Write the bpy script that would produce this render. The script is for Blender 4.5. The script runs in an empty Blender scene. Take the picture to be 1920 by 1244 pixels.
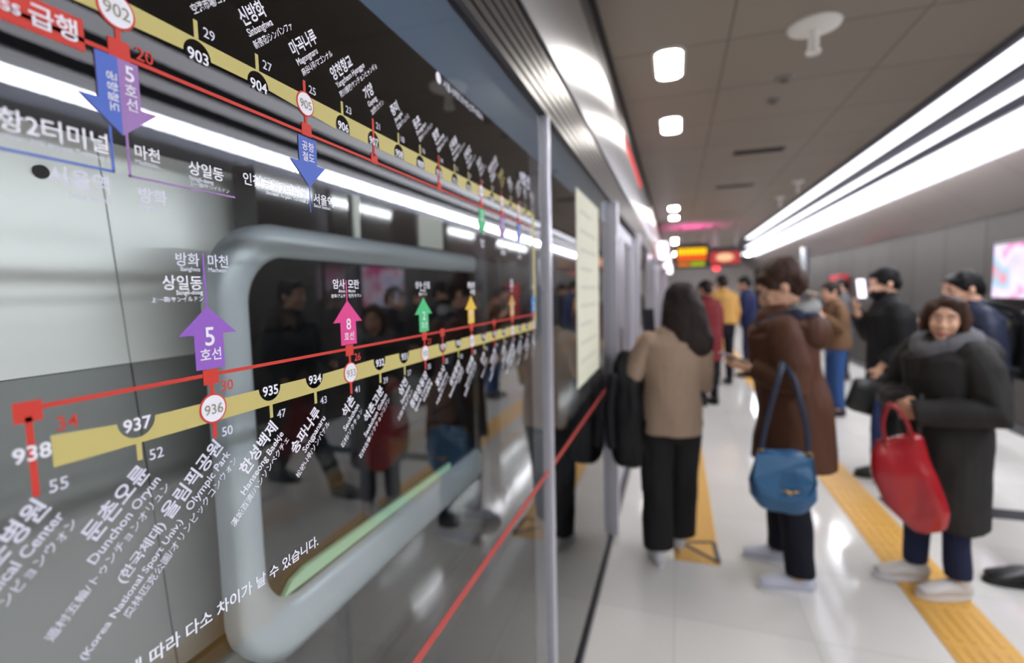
import bpy, bmesh, math, random
from mathutils import Vector, Matrix, noise, Euler
random.seed(7)
C = bpy.context.scene.collection
S = bpy.context.scene

# ------------------------------------------------------------------ camera
def make_camera():
    f, cx, cy = 920.0, 960.0, 622.0
    fw = Vector((1268.0 - cx, -(540.0 - cy), f)).normalized()        # platform direction in camera axes (right, up, ahead)
    a = 1200.0 - cx
    b = (fw.x * a + fw.z * f) / fw.y
    up = -Vector((a, -b, f)).normalized()
    rt = up.cross(fw)
    # rows: camera axes expressed in world (X across platform, Y along it, Z up)
    right = Vector((rt.x, fw.x, up.x)); cup = Vector((rt.y, fw.y, up.y)); ahead = Vector((rt.z, fw.z, up.z))
    cd = bpy.data.cameras.new('camera'); co = bpy.data.objects.new('camera', cd); C.objects.link(co)
    m = Matrix(((right.x, cup.x, -ahead.x, 0), (right.y, cup.y, -ahead.y, 0), (right.z, cup.z, -ahead.z, 1.6), (0, 0, 0, 1)))
    co.matrix_world = m
    cd.sensor_width = 36; cd.lens = 36 * f / 1920
    cd.clip_start = 0.02
    cd.dof.use_dof = True; cd.dof.focus_distance = 0.50; cd.dof.aperture_fstop = 2.6
    S.camera = co
make_camera()

# ------------------------------------------------------------------ world, exposure
w = bpy.data.worlds.new('world'); S.world = w; w.use_nodes = True
w.node_tree.nodes['Background'].inputs[0].default_value = (0.05, 0.055, 0.06, 1)
w.node_tree.nodes['Background'].inputs[1].default_value = 0.3
S.view_settings.view_transform = 'Standard'; S.view_settings.look = 'None'
S.view_settings.exposure = 0.9; S.view_settings.gamma = 1.0
S.view_settings.use_curve_mapping = False
TUBE = 24.0        # radiance of the lower fluorescent row
ROWS = 1.6         # radiance of the two upper rows and the painted housing glare
SPOT = 36.0        # radiance of the downlights

# ------------------------------------------------------------------ materials
def lin(c):
    return tuple(((v / 255.0) / 12.92 if v / 255.0 <= 0.04045 else ((v / 255.0 + 0.055) / 1.055) ** 2.4) for v in c)
MATS = {}
def mat(name, rgb, rough=0.6, metal=0.0, bump=0.0, scale=60.0, var=0.0, spec=0.5, sheen=0.0, coat=0.0):
    if name in MATS: return MATS[name]
    m = bpy.data.materials.new(name); m.use_nodes = True; nt = m.node_tree; p = nt.nodes['Principled BSDF']
    c = lin(rgb)
    p.inputs['Base Color'].default_value = (*c, 1); p.inputs['Roughness'].default_value = rough
    p.inputs['Metallic'].default_value = metal; p.inputs['Specular IOR Level'].default_value = spec
    if sheen: p.inputs['Sheen Weight'].default_value = sheen
    if coat: p.inputs['Coat Weight'].default_value = coat
    if bump or var:
        tc = nt.nodes.new('ShaderNodeTexCoord'); n = nt.nodes.new('ShaderNodeTexNoise')
        n.inputs['Scale'].default_value = scale; n.inputs['Detail'].default_value = 4
        nt.links.new(tc.outputs['Object'], n.inputs['Vector'])
        if var:
            mx = nt.nodes.new('ShaderNodeMix'); mx.data_type = 'RGBA'
            mx.inputs['A'].default_value = (*[v * (1 - var) for v in c], 1); mx.inputs['B'].default_value = (*[min(1, v * (1 + var)) for v in c], 1)
            nt.links.new(n.outputs['Fac'], mx.inputs['Factor']); nt.links.new(mx.outputs['Result'], p.inputs['Base Color'])
        if bump:
            bp = nt.nodes.new('ShaderNodeBump'); bp.inputs['Strength'].default_value = bump; bp.inputs['Distance'].default_value = 0.01
            nt.links.new(n.outputs['Fac'], bp.inputs['Height']); nt.links.new(bp.outputs['Normal'], p.inputs['Normal'])
    MATS[name] = m; return m
def emit(name, rgb, strength):
    if name in MATS: return MATS[name]
    m = bpy.data.materials.new(name); m.use_nodes = True; nt = m.node_tree
    nt.nodes.remove(nt.nodes['Principled BSDF'])
    e = nt.nodes.new('ShaderNodeEmission'); e.inputs[0].default_value = (*lin(rgb), 1); e.inputs[1].default_value = strength
    nt.links.new(e.outputs[0], nt.nodes['Material Output'].inputs[0]); MATS[name] = m; return m

def glass_material():
    m = bpy.data.materials.new('screen_door_glass'); m.use_nodes = True; nt = m.node_tree; N = nt.nodes; L = nt.links
    N.remove(N['Principled BSDF'])
    geo = N.new('ShaderNodeNewGeometry'); fr = N.new('ShaderNodeFresnel')
    ior = N.new('ShaderNodeMapRange'); L.new(geo.outputs['Backfacing'], ior.inputs[0])
    ior.inputs[3].default_value = 1.52; ior.inputs[4].default_value = 1 / 1.52
    L.new(ior.outputs[0], fr.inputs[0])
    # both faces of the sheet reflect: 2F/(1+F), taken at the face the ray enters
    a = N.new('ShaderNodeMath'); a.operation = 'MULTIPLY'; a.inputs[1].default_value = 2; L.new(fr.outputs[0], a.inputs[0])
    b = N.new('ShaderNodeMath'); b.operation = 'ADD'; b.inputs[1].default_value = 1; L.new(fr.outputs[0], b.inputs[0])
    c = N.new('ShaderNodeMath'); c.operation = 'DIVIDE'; L.new(a.outputs[0], c.inputs[0]); L.new(b.outputs[0], c.inputs[1])
    inv = N.new('ShaderNodeMath'); inv.operation = 'SUBTRACT'; inv.inputs[0].default_value = 1; L.new(geo.outputs['Backfacing'], inv.inputs[1])
    d = N.new('ShaderNodeMath'); d.operation = 'MULTIPLY'; L.new(c.outputs[0], d.inputs[0]); L.new(inv.outputs[0], d.inputs[1])
    tr = N.new('ShaderNodeBsdfTransparent'); tr.inputs[0].default_value = (0.975, 0.99, 0.985, 1)
    gl = N.new('ShaderNodeBsdfGlossy'); gl.inputs['Roughness'].default_value = 0.012
    mx = N.new('ShaderNodeMixShader'); L.new(d.outputs[0], mx.inputs[0]); L.new(tr.outputs[0], mx.inputs[1]); L.new(gl.outputs[0], mx.inputs[2])
    L.new(mx.outputs[0], N['Material Output'].inputs[0]); MATS['glass'] = m; return m
def film_material():
    m = bpy.data.materials.new('tinted_film'); m.use_nodes = True; nt = m.node_tree; N = nt.nodes; L = nt.links
    p = N['Principled BSDF']; p.inputs['Base Color'].default_value = (*lin((104, 130, 160)), 1); p.inputs['Roughness'].default_value = 0.35
    tr = N.new('ShaderNodeBsdfTransparent'); mx = N.new('ShaderNodeMixShader'); mx.inputs[0].default_value = 0.55
    L.new(tr.outputs[0], mx.inputs[1]); L.new(p.outputs[0], mx.inputs[2]); L.new(mx.outputs[0], N['Material Output'].inputs[0]); return m

def floor_material():
    m = bpy.data.materials.new('granite_floor'); m.use_nodes = True; nt = m.node_tree; N = nt.nodes; L = nt.links; p = N['Principled BSDF']
    tc = N.new('ShaderNodeTexCoord')
    n1 = N.new('ShaderNodeTexNoise'); n1.inputs['Scale'].default_value = 240; n1.inputs['Detail'].default_value = 3
    n2 = N.new('ShaderNodeTexNoise'); n2.inputs['Scale'].default_value = 1.3; n2.inputs['Detail'].default_value = 3
    L.new(tc.outputs['Object'], n1.inputs['Vector']); L.new(tc.outputs['Object'], n2.inputs['Vector'])
    r = N.new('ShaderNodeValToRGB'); r.color_ramp.elements[0].position = .35; r.color_ramp.elements[1].position = .65
    r.color_ramp.elements[0].color = (*lin((202, 199, 194)), 1); r.color_ramp.elements[1].color = (*lin((236, 233, 227)), 1)
    L.new(n1.outputs['Fac'], r.inputs[0])
    br = N.new('ShaderNodeTexBrick'); br.offset = 0.0; br.inputs['Scale'].default_value = 1.0
    br.inputs['Brick Width'].default_value = .6; br.inputs['Row Height'].default_value = .6; br.inputs['Mortar Size'].default_value = .0028
    br.inputs['Color1'].default_value = (1, 1, 1, 1); br.inputs['Color2'].default_value = (.92, .92, .92, 1); br.inputs['Mortar'].default_value = (.78, .77, .76, 1)
    L.new(tc.outputs['Object'], br.inputs['Vector'])
    mu = N.new('ShaderNodeMix'); mu.data_type = 'RGBA'; mu.blend_type = 'MULTIPLY'; mu.inputs['Factor'].default_value = 1
    L.new(r.outputs[0], mu.inputs['A']); L.new(br.outputs['Color'], mu.inputs['B'])
    m2 = N.new('ShaderNodeMix'); m2.data_type = 'RGBA'; m2.blend_type = 'MULTIPLY'; m2.inputs['Factor'].default_value = .15
    L.new(mu.outputs['Result'], m2.inputs['A']); L.new(n2.outputs['Fac'], m2.inputs['B'])
    L.new(m2.outputs['Result'], p.inputs['Base Color'])
    p.inputs['Roughness'].default_value = .10; p.inputs['Specular IOR Level'].default_value = .5
    return m
def panel_material(name, c1, c2, bw, bh, off, rough, vertical=False, mort=.006, dark=.45, shift=(0, 0, 0)):
    m = bpy.data.materials.new(name); m.use_nodes = True; nt = m.node_tree; N = nt.nodes; L = nt.links; p = N['Principled BSDF']
    tc = N.new('ShaderNodeTexCoord'); mp = N.new('ShaderNodeMapping'); mp.inputs['Location'].default_value = shift
    if vertical: mp.inputs['Rotation'].default_value = (0, math.radians(90), math.radians(90))
    L.new(tc.outputs['Object'], mp.inputs['Vector'])
    br = N.new('ShaderNodeTexBrick'); br.offset = off; br.inputs['Scale'].default_value = 1
    br.inputs['Brick Width'].default_value = bw; br.inputs['Row Height'].default_value = bh; br.inputs['Mortar Size'].default_value = mort
    a = lin(c1); b = lin(c2)
    br.inputs['Color1'].default_value = (*a, 1); br.inputs['Color2'].default_value = (*b, 1); br.inputs['Mortar'].default_value = (*[v * dark for v in a], 1)
    L.new(mp.outputs[0], br.inputs['Vector']); L.new(br.outputs['Color'], p.inputs['Base Color'])
    p.inputs['Roughness'].default_value = rough; p.inputs['Specular IOR Level'].default_value = .3
    return m

# ------------------------------------------------------------------ mesh helpers
def link(o, parent=None):
    C.objects.link(o)
    if parent is not None: o.parent = parent
    return o
def tag(o, label=None, cat=None, group=None, kind=None):
    if label: o['label'] = label
    if cat: o['category'] = cat
    if group: o['group'] = group
    if kind: o['kind'] = kind
    return o
def empty(name, loc=(0, 0, 0), rz=0.0):
    o = bpy.data.objects.new(name, None); C.objects.link(o); o.location = loc; o.rotation_euler = (0, 0, rz)
    o.empty_display_size = .1
    return o
def bm_new(): return bmesh.new()
def build(name, bm, m, parent=None, smooth=False, bevel=0.0):
    me = bpy.data.meshes.new(name)
    bmesh.ops.recalc_face_normals(bm, faces=bm.faces)
    bm.to_mesh(me); bm.free()
    for mm in (m if isinstance(m, (list, tuple)) else [m]): me.materials.append(mm)
    if smooth:
        for p in me.polygons: p.use_smooth = True
    o = bpy.data.objects.new(name, me); link(o, parent)
    if bevel:
        b = o.modifiers.new('bevel', 'BEVEL'); b.width = bevel; b.segments = 2; b.limit_method = 'ANGLE'
    return o
def struct(name, bm, m, **k):
    o = build(name, bm, m, **k); o['kind'] = 'structure'; return o
def box(bm, x0, x1, y0, y1, z0, z1):
    v = [bm.verts.new((x, y, z)) for x in (x0, x1) for y in (y0, y1) for z in (z0, z1)]
    for f in ((0, 1, 3, 2), (4, 6, 7, 5), (0, 4, 5, 1), (2, 3, 7, 6), (0, 2, 6, 4), (1, 5, 7, 3)): bm.faces.new([v[i] for i in f])
def cyl(bm, p0, p1, r0, r1=None, n=20):
    r1 = r0 if r1 is None else r1
    p0 = Vector(p0); p1 = Vector(p1); t = (p1 - p0); L = t.length
    M = Matrix.Translation((p0 + p1) / 2) @ t.to_track_quat('Z', 'Y').to_matrix().to_4x4()
    bmesh.ops.create_cone(bm, cap_ends=True, segments=n, radius1=r0, radius2=r1, depth=L, matrix=M)
def ell(bm, c, r, M=None, u=18, v=12):
    T = Matrix.Translation(Vector(c))
    if M is not None: T = T @ M.to_4x4()
    T = T @ Matrix.Diagonal((*r, 1))
    bmesh.ops.create_uvsphere(bm, u_segments=u, v_segments=v, radius=1, matrix=T)
def tube(bm, pts, rad, ref=(0, 1, 0), n=16, sq=1.0, flat0=False, flat1=False):
    """closed loft along pts; radii (a across, b along ref side); sq<1 squares the section"""
    pts = [Vector(p) for p in pts]; ref = Vector(ref); K = len(pts)
    if isinstance(rad, (int, float)): rad = [rad] * K
    rad = [(r, r) if isinstance(r, (int, float)) else r for r in rad]
    rings = []
    fr = []
    for i, p in enumerate(pts):
        t = (pts[min(i + 1, K - 1)] - pts[max(i - 1, 0)]).normalized()
        if i == 0:
            rr = ref if abs(ref.normalized().dot(t)) < .97 else Vector((1, 0, 0)) if abs(t.x) < .9 else Vector((0, 0, 1))
            s = rr.cross(t).normalized()
        else: s = fr[-1][1]; s = (s - t * s.dot(t)).normalized()
        o = t.cross(s).normalized(); fr.append((t, s, o))
    def ring(p, s, o, a, b):
        vs = []
        for k in range(n):
            th = 2 * math.pi * k / n; c, d = math.cos(th), math.sin(th)
            if sq != 1: c = math.copysign(abs(c) ** sq, c); d = math.copysign(abs(d) ** sq, d)
            vs.append(bm.verts.new(p + s * (a * c) + o * (b * d)))
        return vs
    if not flat0:
        t, s, o = fr[0]; a, b = rad[0]; q = min(a, b)
        rings.append(ring(pts[0] - t * q * .7, s, o, a * .55, b * .55)); rings.append(ring(pts[0] - t * q * .4, s, o, a * .85, b * .85))
    for i, p in enumerate(pts): rings.append(ring(p, fr[i][1], fr[i][2], *rad[i]))
    if not flat1:
        t, s, o = fr[-1]; a, b = rad[-1]; q = min(a, b)
        rings.append(ring(pts[-1] + t * q * .4, s, o, a * .85, b * .85)); rings.append(ring(pts[-1] + t * q * .7, s, o, a * .55, b * .55))
    for r0, r1 in zip(rings, rings[1:]):
        for k in range(n): bm.faces.new((r0[k], r0[(k + 1) % n], r1[(k + 1) % n], r1[k]))
    bm.faces.new(rings[0][::-1]); bm.faces.new(rings[-1])
def prism_yz(bm, pts, x0, x1):
    """outline in (y, z), extruded from x0 to x1"""
    a = [bm.verts.new((x1, y, z)) for y, z in pts]; b = [bm.verts.new((x0, y, z)) for y, z in pts]
    bm.faces.new(a); bm.faces.new(b[::-1]); n = len(pts)
    for i in range(n): bm.faces.new((a[i], b[i], b[(i + 1) % n], a[(i + 1) % n]))
def extrude_xz(bm, pts, y0, y1, closed=True):
    a = [bm.verts.new((x, y0, z)) for x, z in pts]; b = [bm.verts.new((x, y1, z)) for x, z in pts]; n = len(pts)
    for i in range(n if closed else n - 1): bm.faces.new((a[i], a[(i + 1) % n], b[(i + 1) % n], b[i]))
    if closed: bm.faces.new(a[::-1]); bm.faces.new(b)
def remesh(name, bm, m, parent, voxel=.007, it=4, rough=0.0, freq=9.0, amp2=0.0, freq2=40.0, seed=0.0, minz=None):
    me = bpy.data.meshes.new(name); bmesh.ops.recalc_face_normals(bm, faces=bm.faces); bm.to_mesh(me); bm.free()
    t = bpy.data.objects.new(name + '_source', me); C.objects.link(t)
    r = t.modifiers.new('r', 'REMESH'); r.mode = 'VOXEL'; r.voxel_size = voxel
    if it:
        s = t.modifiers.new('s', 'SMOOTH'); s.factor = .5; s.iterations = it
    bpy.context.view_layer.update()
    me2 = bpy.data.meshes.new_from_object(t.evaluated_get(bpy.context.evaluated_depsgraph_get()))
    bpy.data.objects.remove(t); bpy.data.meshes.remove(me)
    me2.name = name; me2.materials.clear(); me2.materials.append(m)
    if rough or amp2 or minz is not None:
        nr = [v.normal.copy() for v in me2.vertices]
        for v, nn in zip(me2.vertices, nr):
            p = v.co
            dsp = 0.0
            if rough: dsp += rough * noise.noise(Vector((p.x * freq + seed, p.y * freq, p.z * freq * .55)))
            if amp2: dsp += amp2 * noise.noise(Vector((p.x * freq2 + seed, p.y * freq2, p.z * freq2 * .35)))
            q = p + nn * dsp
            if minz is not None: q.z = max(q.z, minz)
            v.co = q
    me2.polygons.foreach_set('use_smooth', [True] * len(me2.polygons))
    o = bpy.data.objects.new(name, me2); return link(o, parent)

# ------------------------------------------------------------------ station shell
GX = -.385                     # platform-side face of the screen door glass
Y0, Y1 = -7.0, 25.0
RX = 3.4                       # far wall
m_ceil = panel_material('ceiling_panels', (148, 139, 129), (144, 135, 125), .93, .74, 0, .5, shift=(-.27, -.16, 0))
m_wall = panel_material('stone_wall', (70, 66, 62), (58, 54, 51), .9, 1.16, 0, .75, vertical=True, mort=.014, dark=.3)
m_dark = mat('tunnel_dark', (34, 36, 38), .9)
m_steel = mat('brushed_steel', (205, 205, 208), .31, 1.0)
m_steel_dark = mat('dark_steel', (120, 118, 118), .38, .9)
m_rib = mat('ribbed_aluminium', (112, 108, 107), .36, .9)
m_alu = mat('satin_aluminium', (205, 205, 216), .32, .55)
m_black = mat('black_rubber', (16, 16, 17), .6)

b = bm_new(); box(b, GX - .02, RX + .1, Y0, Y1, -.15, 0); struct('floor', b, floor_material())
b = bm_new(); box(b, -.40, 1.785, Y0, Y1, 2.98, 3.12); struct('ceiling', b, m_ceil)
b = bm_new(); extrude_xz(b, [(2.86, 2.76), (RX + .02, 2.32), (RX + .02, 2.42), (2.86, 2.98)], Y0, Y1)
struct('ceiling_soffit', b, panel_material('soffit_panels', (128, 119, 114), (124, 115, 111), 1.2, 1.2, 0, .3))
b = bm_new(); box(b, 1.785, 2.88, Y0, Y1, 2.98, 3.12); struct('ceiling_recess', b, mat('recess_paint', (60, 58, 56), .7))
b = bm_new(); box(b, RX, RX + .12, Y0, Y1, 0, 2.45); struct('wall_right', b, m_wall)
b = bm_new(); box(b, -4.2, RX + .12, Y1, Y1 + .2, -1.4, 3.2); struct('wall_far', b, mat('far_wall', (206, 200, 196), .6, var=.1, scale=3))
b = bm_new(); box(b, -4.2, RX + .12, Y0 - .2, Y0, -1.4, 3.2); struct('wall_near', b, mat('near_wall', (140, 134, 128), .6, var=.1, scale=3))
b = bm_new(); box(b, -4.3, -4.2, Y0, Y1, -1.4, 3.2); struct('wall_tunnel', b, m_dark)
b = bm_new(); box(b, -4.2, GX - .02, Y0, Y1, -1.5, -1.4); struct('floor_track', b, m_dark)
b = bm_new(); box(b, -4.2, -.40, Y0, Y1, 3.1, 3.2); struct('ceiling_tunnel', b, m_dark)
b = bm_new(); box(b, RX - .02, RX, Y0, Y1, 0, .1); struct('baseboard_right', b, mat('dark_stone', (52, 52, 54), .3))

# header over the screen doors: ribbed beam, black groove, bulging steel fascia, dark top band
b = bm_new()
pr = [(GX - .12, 2.13)]
z = 2.13; k = 0
while z < 2.285:
    pr += [(GX + .012, z), (GX + .012, z + .02), (GX + .004, z + .022), (GX + .004, z + .028)]; z += .03; k += 1
pr += [(GX + .012, 2.29), (GX - .12, 2.29)]
extrude_xz(b, pr, Y0, Y1); struct('trim_1', b, m_rib)
b = bm_new(); box(b, GX - .12, GX - .01, Y0, Y1, 2.29, 2.32); struct('trim_2', b, m_black)
b = bm_new()
pr = [(GX - .12, 2.32)] + [(GX + .004 + .035 * math.sin(math.pi * (.12 + .80 * i / 14)) , 2.32 + .425 * i / 14) for i in range(15)] + [(GX - .12, 2.745)]
extrude_xz(b, pr, Y0, Y1); struct('trim_3', b, m_steel, smooth=False)
b = bm_new(); extrude_xz(b, [(GX - .12, 2.745), (GX + .004, 2.745), (GX - .012, 2.85), (GX - .012, 2.98), (GX - .12, 2.98)], Y0, Y1); struct('trim_4', b, m_steel_dark)
b = bm_new(); box(b, GX - .012, GX + .012, Y0, Y1, 2.955, 2.98); struct('trim_5', b, m_black)
b = bm_new(); box(b, GX - .03, GX + .014, Y0, Y1, 0, .035); struct('baseboard_left', b, mat('dark_sill', (70, 70, 74), .35, .6))

# glass panes, posts and sliding leaves
glass = glass_material(); film = film_material()
PER = 5.8
win = [0]; dr = [0]; posts = []
def pane(y0, y1):
    win[0] += 1
    bb = bm_new(); box(bb, GX - .01, GX, y0, y1, .035, 2.13); o = struct('window_%d' % win[0], bb, glass)
    fb = bm_new(); box(fb, GX - .0125, GX - .0105, y0, y1, 1.985, 2.13); build('tinted_band', fb, film, o)
def post(y0, y1, px=.016, z1=2.13):
    bb = bm_new(); box(bb, GX - .05, GX + px, y0, y1, .035, z1); posts.append(struct('trim_%d' % (len(posts) + 6), bb, m_alu, bevel=.004))
def leaf(y0, y1, hy):
    dr[0] += 1
    bb = bm_new(); box(bb, GX - .055, GX - .045, y0 + .07, y1 - .07, .2, 2.0); o = struct('door_%d' % dr[0], bb, glass)
    f = bm_new()
    box(f, GX - .07, GX - .03, y0, y0 + .07, .035, 2.1); box(f, GX - .07, GX - .03, y1 - .07, y1, .035, 2.1)
    box(f, GX - .07, GX - .03, y0 + .07, y1 - .07, 2.0, 2.1); box(f, GX - .07, GX - .03, y0 + .07, y1 - .07, .035, .2)
    build('door_frame', f, m_alu, o, bevel=.003)
    f = bm_new(); box(f, GX - .03, GX - .018, hy - .015, hy + .015, .9, 1.3); build('door_handle', f, m_steel, o, bevel=.004)
k = -2
while PER * k < Y1 - 6:
    y = PER * k
    pane(y - .70, y + 1.484); post(y + 1.484, y + 1.511); pane(y + 1.511, y + 3.05)
    post(y + 3.05, y + 3.13, .045); leaf(y + 3.13, y + 4.09, y + 3.98); leaf(y + 4.09, y + 5.02, y + 4.2); post(y + 5.02, y + 5.10, .045)
    k += 1
def header_box(y, name, m, label):
    bb = bm_new(); box(bb, GX + .0, GX + .19, y, y + 1.1, 2.2, 2.62); o = build(name, bb, m_steel_dark)
    bb = bm_new(); box(bb, GX + .19, GX + .195, y + .03, y + 1.07, 2.23, 2.59); build('lit_face', bb, m, o)
    bb = bm_new(); box(bb, GX + .03, GX + .18, y - .005, y, 2.23, 2.59); build('lit_end', bb, m, o)
    tag(o, label, 'sign')
# ------------------------------------------------------------------ lights
def fluorescent_rows():
    r = empty('ceiling_light_trough', (2.2, 10, 2.9)); tag(r, 'long suspended fluorescent light trough with three rows of tubes', 'light')
    def add(name, bb, m, **kk):
        o = build(name, bb, m, r, **kk); o.matrix_parent_inverse = Matrix.Translation((-2.2, -10, -2.9)); return o
    bb = bm_new()
    extrude_xz(bb, [(1.78, 2.98), (1.79, 2.945), (2.09, 2.955), (2.11, 2.90), (2.30, 2.91), (2.34, 2.85), (2.44, 2.88), (2.84, 2.88), (2.86, 2.76), (2.90, 2.76), (2.90, 2.98)], -5.5, 21.6)
    add('housing', bb, mat('trough_metal', (84, 86, 94), .5, .3))
    em = emit('tube_glow', (246, 248, 255), TUBE); e2 = emit('row_glow', (244, 244, 255), ROWS)
    for name, x0, x1, za, zb, mm, ye in (('tube_row', 1.83, 2.03, 2.925, 2.955, e2, 15.4), ('tube_row', 2.15, 2.26, 2.865, 2.90, e2, 18), ('glare_strip', 2.40, 2.575, 2.835, 2.86, e2, 21.5), ('tube_row', 2.59, 2.78, 2.80, 2.85, em, 21.5)):  # strip beside the bright tube paints its glare in the housing as emission
        bb = bm_new(); xc = (x0 + x1) / 2; hw = (x1 - x0) / 2; n = 12
        pts = [(xc + hw * math.cos(math.pi + math.pi * i / n), zb + (zb - za) * 1.0 * math.sin(math.pi + math.pi * i / n)) for i in range(n + 1)]
        extrude_xz(bb, pts, -5.4, ye); add(name, bb, mm)
fluorescent_rows()
def downlight(y, label):
    r = empty('downlight', (-.05, y, 2.98)); tag(r, label, 'light', 'downlights along the screen doors')
    x0, x1, y0, y1, rr = -.075, .075, -.21, .21, .06
    def outline(e):
        o = []
        for cx, cy, a0 in ((x1 - rr, y1 - rr, 0), (x0 + rr, y1 - rr, 90), (x0 + rr, y0 + rr, 180), (x1 - rr, y0 + rr, 270)):
            for i in range(7):
                t = math.radians(a0 + 15 * i); o.append((cx + (rr + e) * math.cos(t), cy + (rr + e) * math.sin(t)))
        return o
    bb = bm_new(); o1 = outline(.0); o2 = outline(.018); n = len(o1)
    v = [[bb.verts.new((x, yy, zz)) for x, yy in oo] for oo, zz in ((o2, 0), (o2, -.008), (o1, -.012), (o1, 0))]
    for a, c in zip(v, v[1:]):
        for i in range(n): bb.faces.new((a[i], a[(i + 1) % n], c[(i + 1) % n], c[i]))
    build('trim_ring', bb, mat('white_trim', (225, 222, 218), .4), r)
    bb = bm_new(); bb.faces.new([bb.verts.new((x, yy, -.006)) for x, yy in o1]); f = bmesh.ops.extrude_face_region(bb, geom=bb.faces[:])
    bmesh.ops.translate(bb, vec=(0, 0, .005), verts=[q for q in f['geom'] if isinstance(q, bmesh.types.BMVert)])
    build('diffuser', bb, emit('downlight_glow', (255, 250, 242), SPOT), r)
names = {0: 'nearest of the bright white downlights in the ceiling beside the screen doors', 1: 'second nearest white downlight in the ceiling, just past the nearest one'}
dl = []
for k in range(-1, 4):
    for q in (3.31, 4.51): dl.append(q + PER * k)
for i, y in enumerate(dl):
    j = i - 2
    downlight(y, {0: names[0], 1: names[1], 2: 'third ceiling downlight down the row, first of the small distant pair', 3: 'fourth ceiling downlight down the row, second of the small distant pair'}.get(j, 'small bright downlight far down the platform ceiling' if j > 3 else 'white downlight in the ceiling behind the viewpoint'))

# ------------------------------------------------------------------ floor marks
m_tact = mat('tactile_yellow', (206, 158, 74), .5, bump=.4, scale=90, var=.08)
m_tgrey = mat('graphite_mark', (58, 54, 48), .5)
def tactile(name, x0, x1, y0, y1, label):
    bb = bm_new(); box(bb, x0, x1, y0, y1, 0, .004)
    x = x0 + .03
    while x < x1 - .02:
        y = y0
        while y < y1 - .05:
            box(bb, x - .009, x + .009, y + .02, min(y + .26, y1 - .02), .004, .007); y += .29
        x += .05
    tag(build(name, bb, m_tact), label, 'tactile paving')
tactile('tactile_paving', 1.13, 1.41, -1.5, 30, 'long yellow tactile guide strip running down the middle of the platform')
tactile('tactile_paving', .0, .25, 2.93, 5.2, 'yellow tactile block in front of the nearest screen door')
tactile('tactile_paving', .0, .25, 2.93 + PER, 5.2 + PER, 'yellow tactile block in front of the second screen door down the platform')
r = empty('floor_arrow_mark', (.16, 3.02, .007)); tag(r, 'dark triangular outline mark on the end of the near yellow tactile block', 'floor mark')
bb = bm_new()
tri = [(-.13, .12), (.085, -.07), (.07, .17)]
for i in range(3):
    p, q = Vector((*tri[i], 0)), Vector((*tri[(i + 1) % 3], 0)); t = (q - p).normalized(); nn = Vector((-t.y, t.x, 0)) * .013
    vs = [bb.verts.new(p - nn + Vector((0, 0, zz))) for zz in (0, .0015)] + [bb.verts.new(q - nn + Vector((0, 0, zz))) for zz in (0, .0015)] + [bb.verts.new(q + nn + Vector((0, 0, zz))) for zz in (0, .0015)] + [bb.verts.new(p + nn + Vector((0, 0, zz))) for zz in (0, .0015)]
    bb.faces.new((vs[1], vs[3], vs[5], vs[7])); bb.faces.new((vs[0], vs[6], vs[4], vs[2]))
    for a_, b_ in ((0, 2), (2, 4), (4, 6), (6, 0)): bb.faces.new((vs[a_], vs[b_], vs[b_ + 1], vs[a_ + 1]))
build('triangle_outline', bb, m_tgrey, r)
b = bm_new(); box(b, 1.44, RX - .03, 4.06, 4.24, 0, .003); tag(struct('floor_inlay', b, mat('dark_granite', (66, 66, 72), .2)), 'dark granite inlay strip across the pale platform floor', 'floor inlay')

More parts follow.
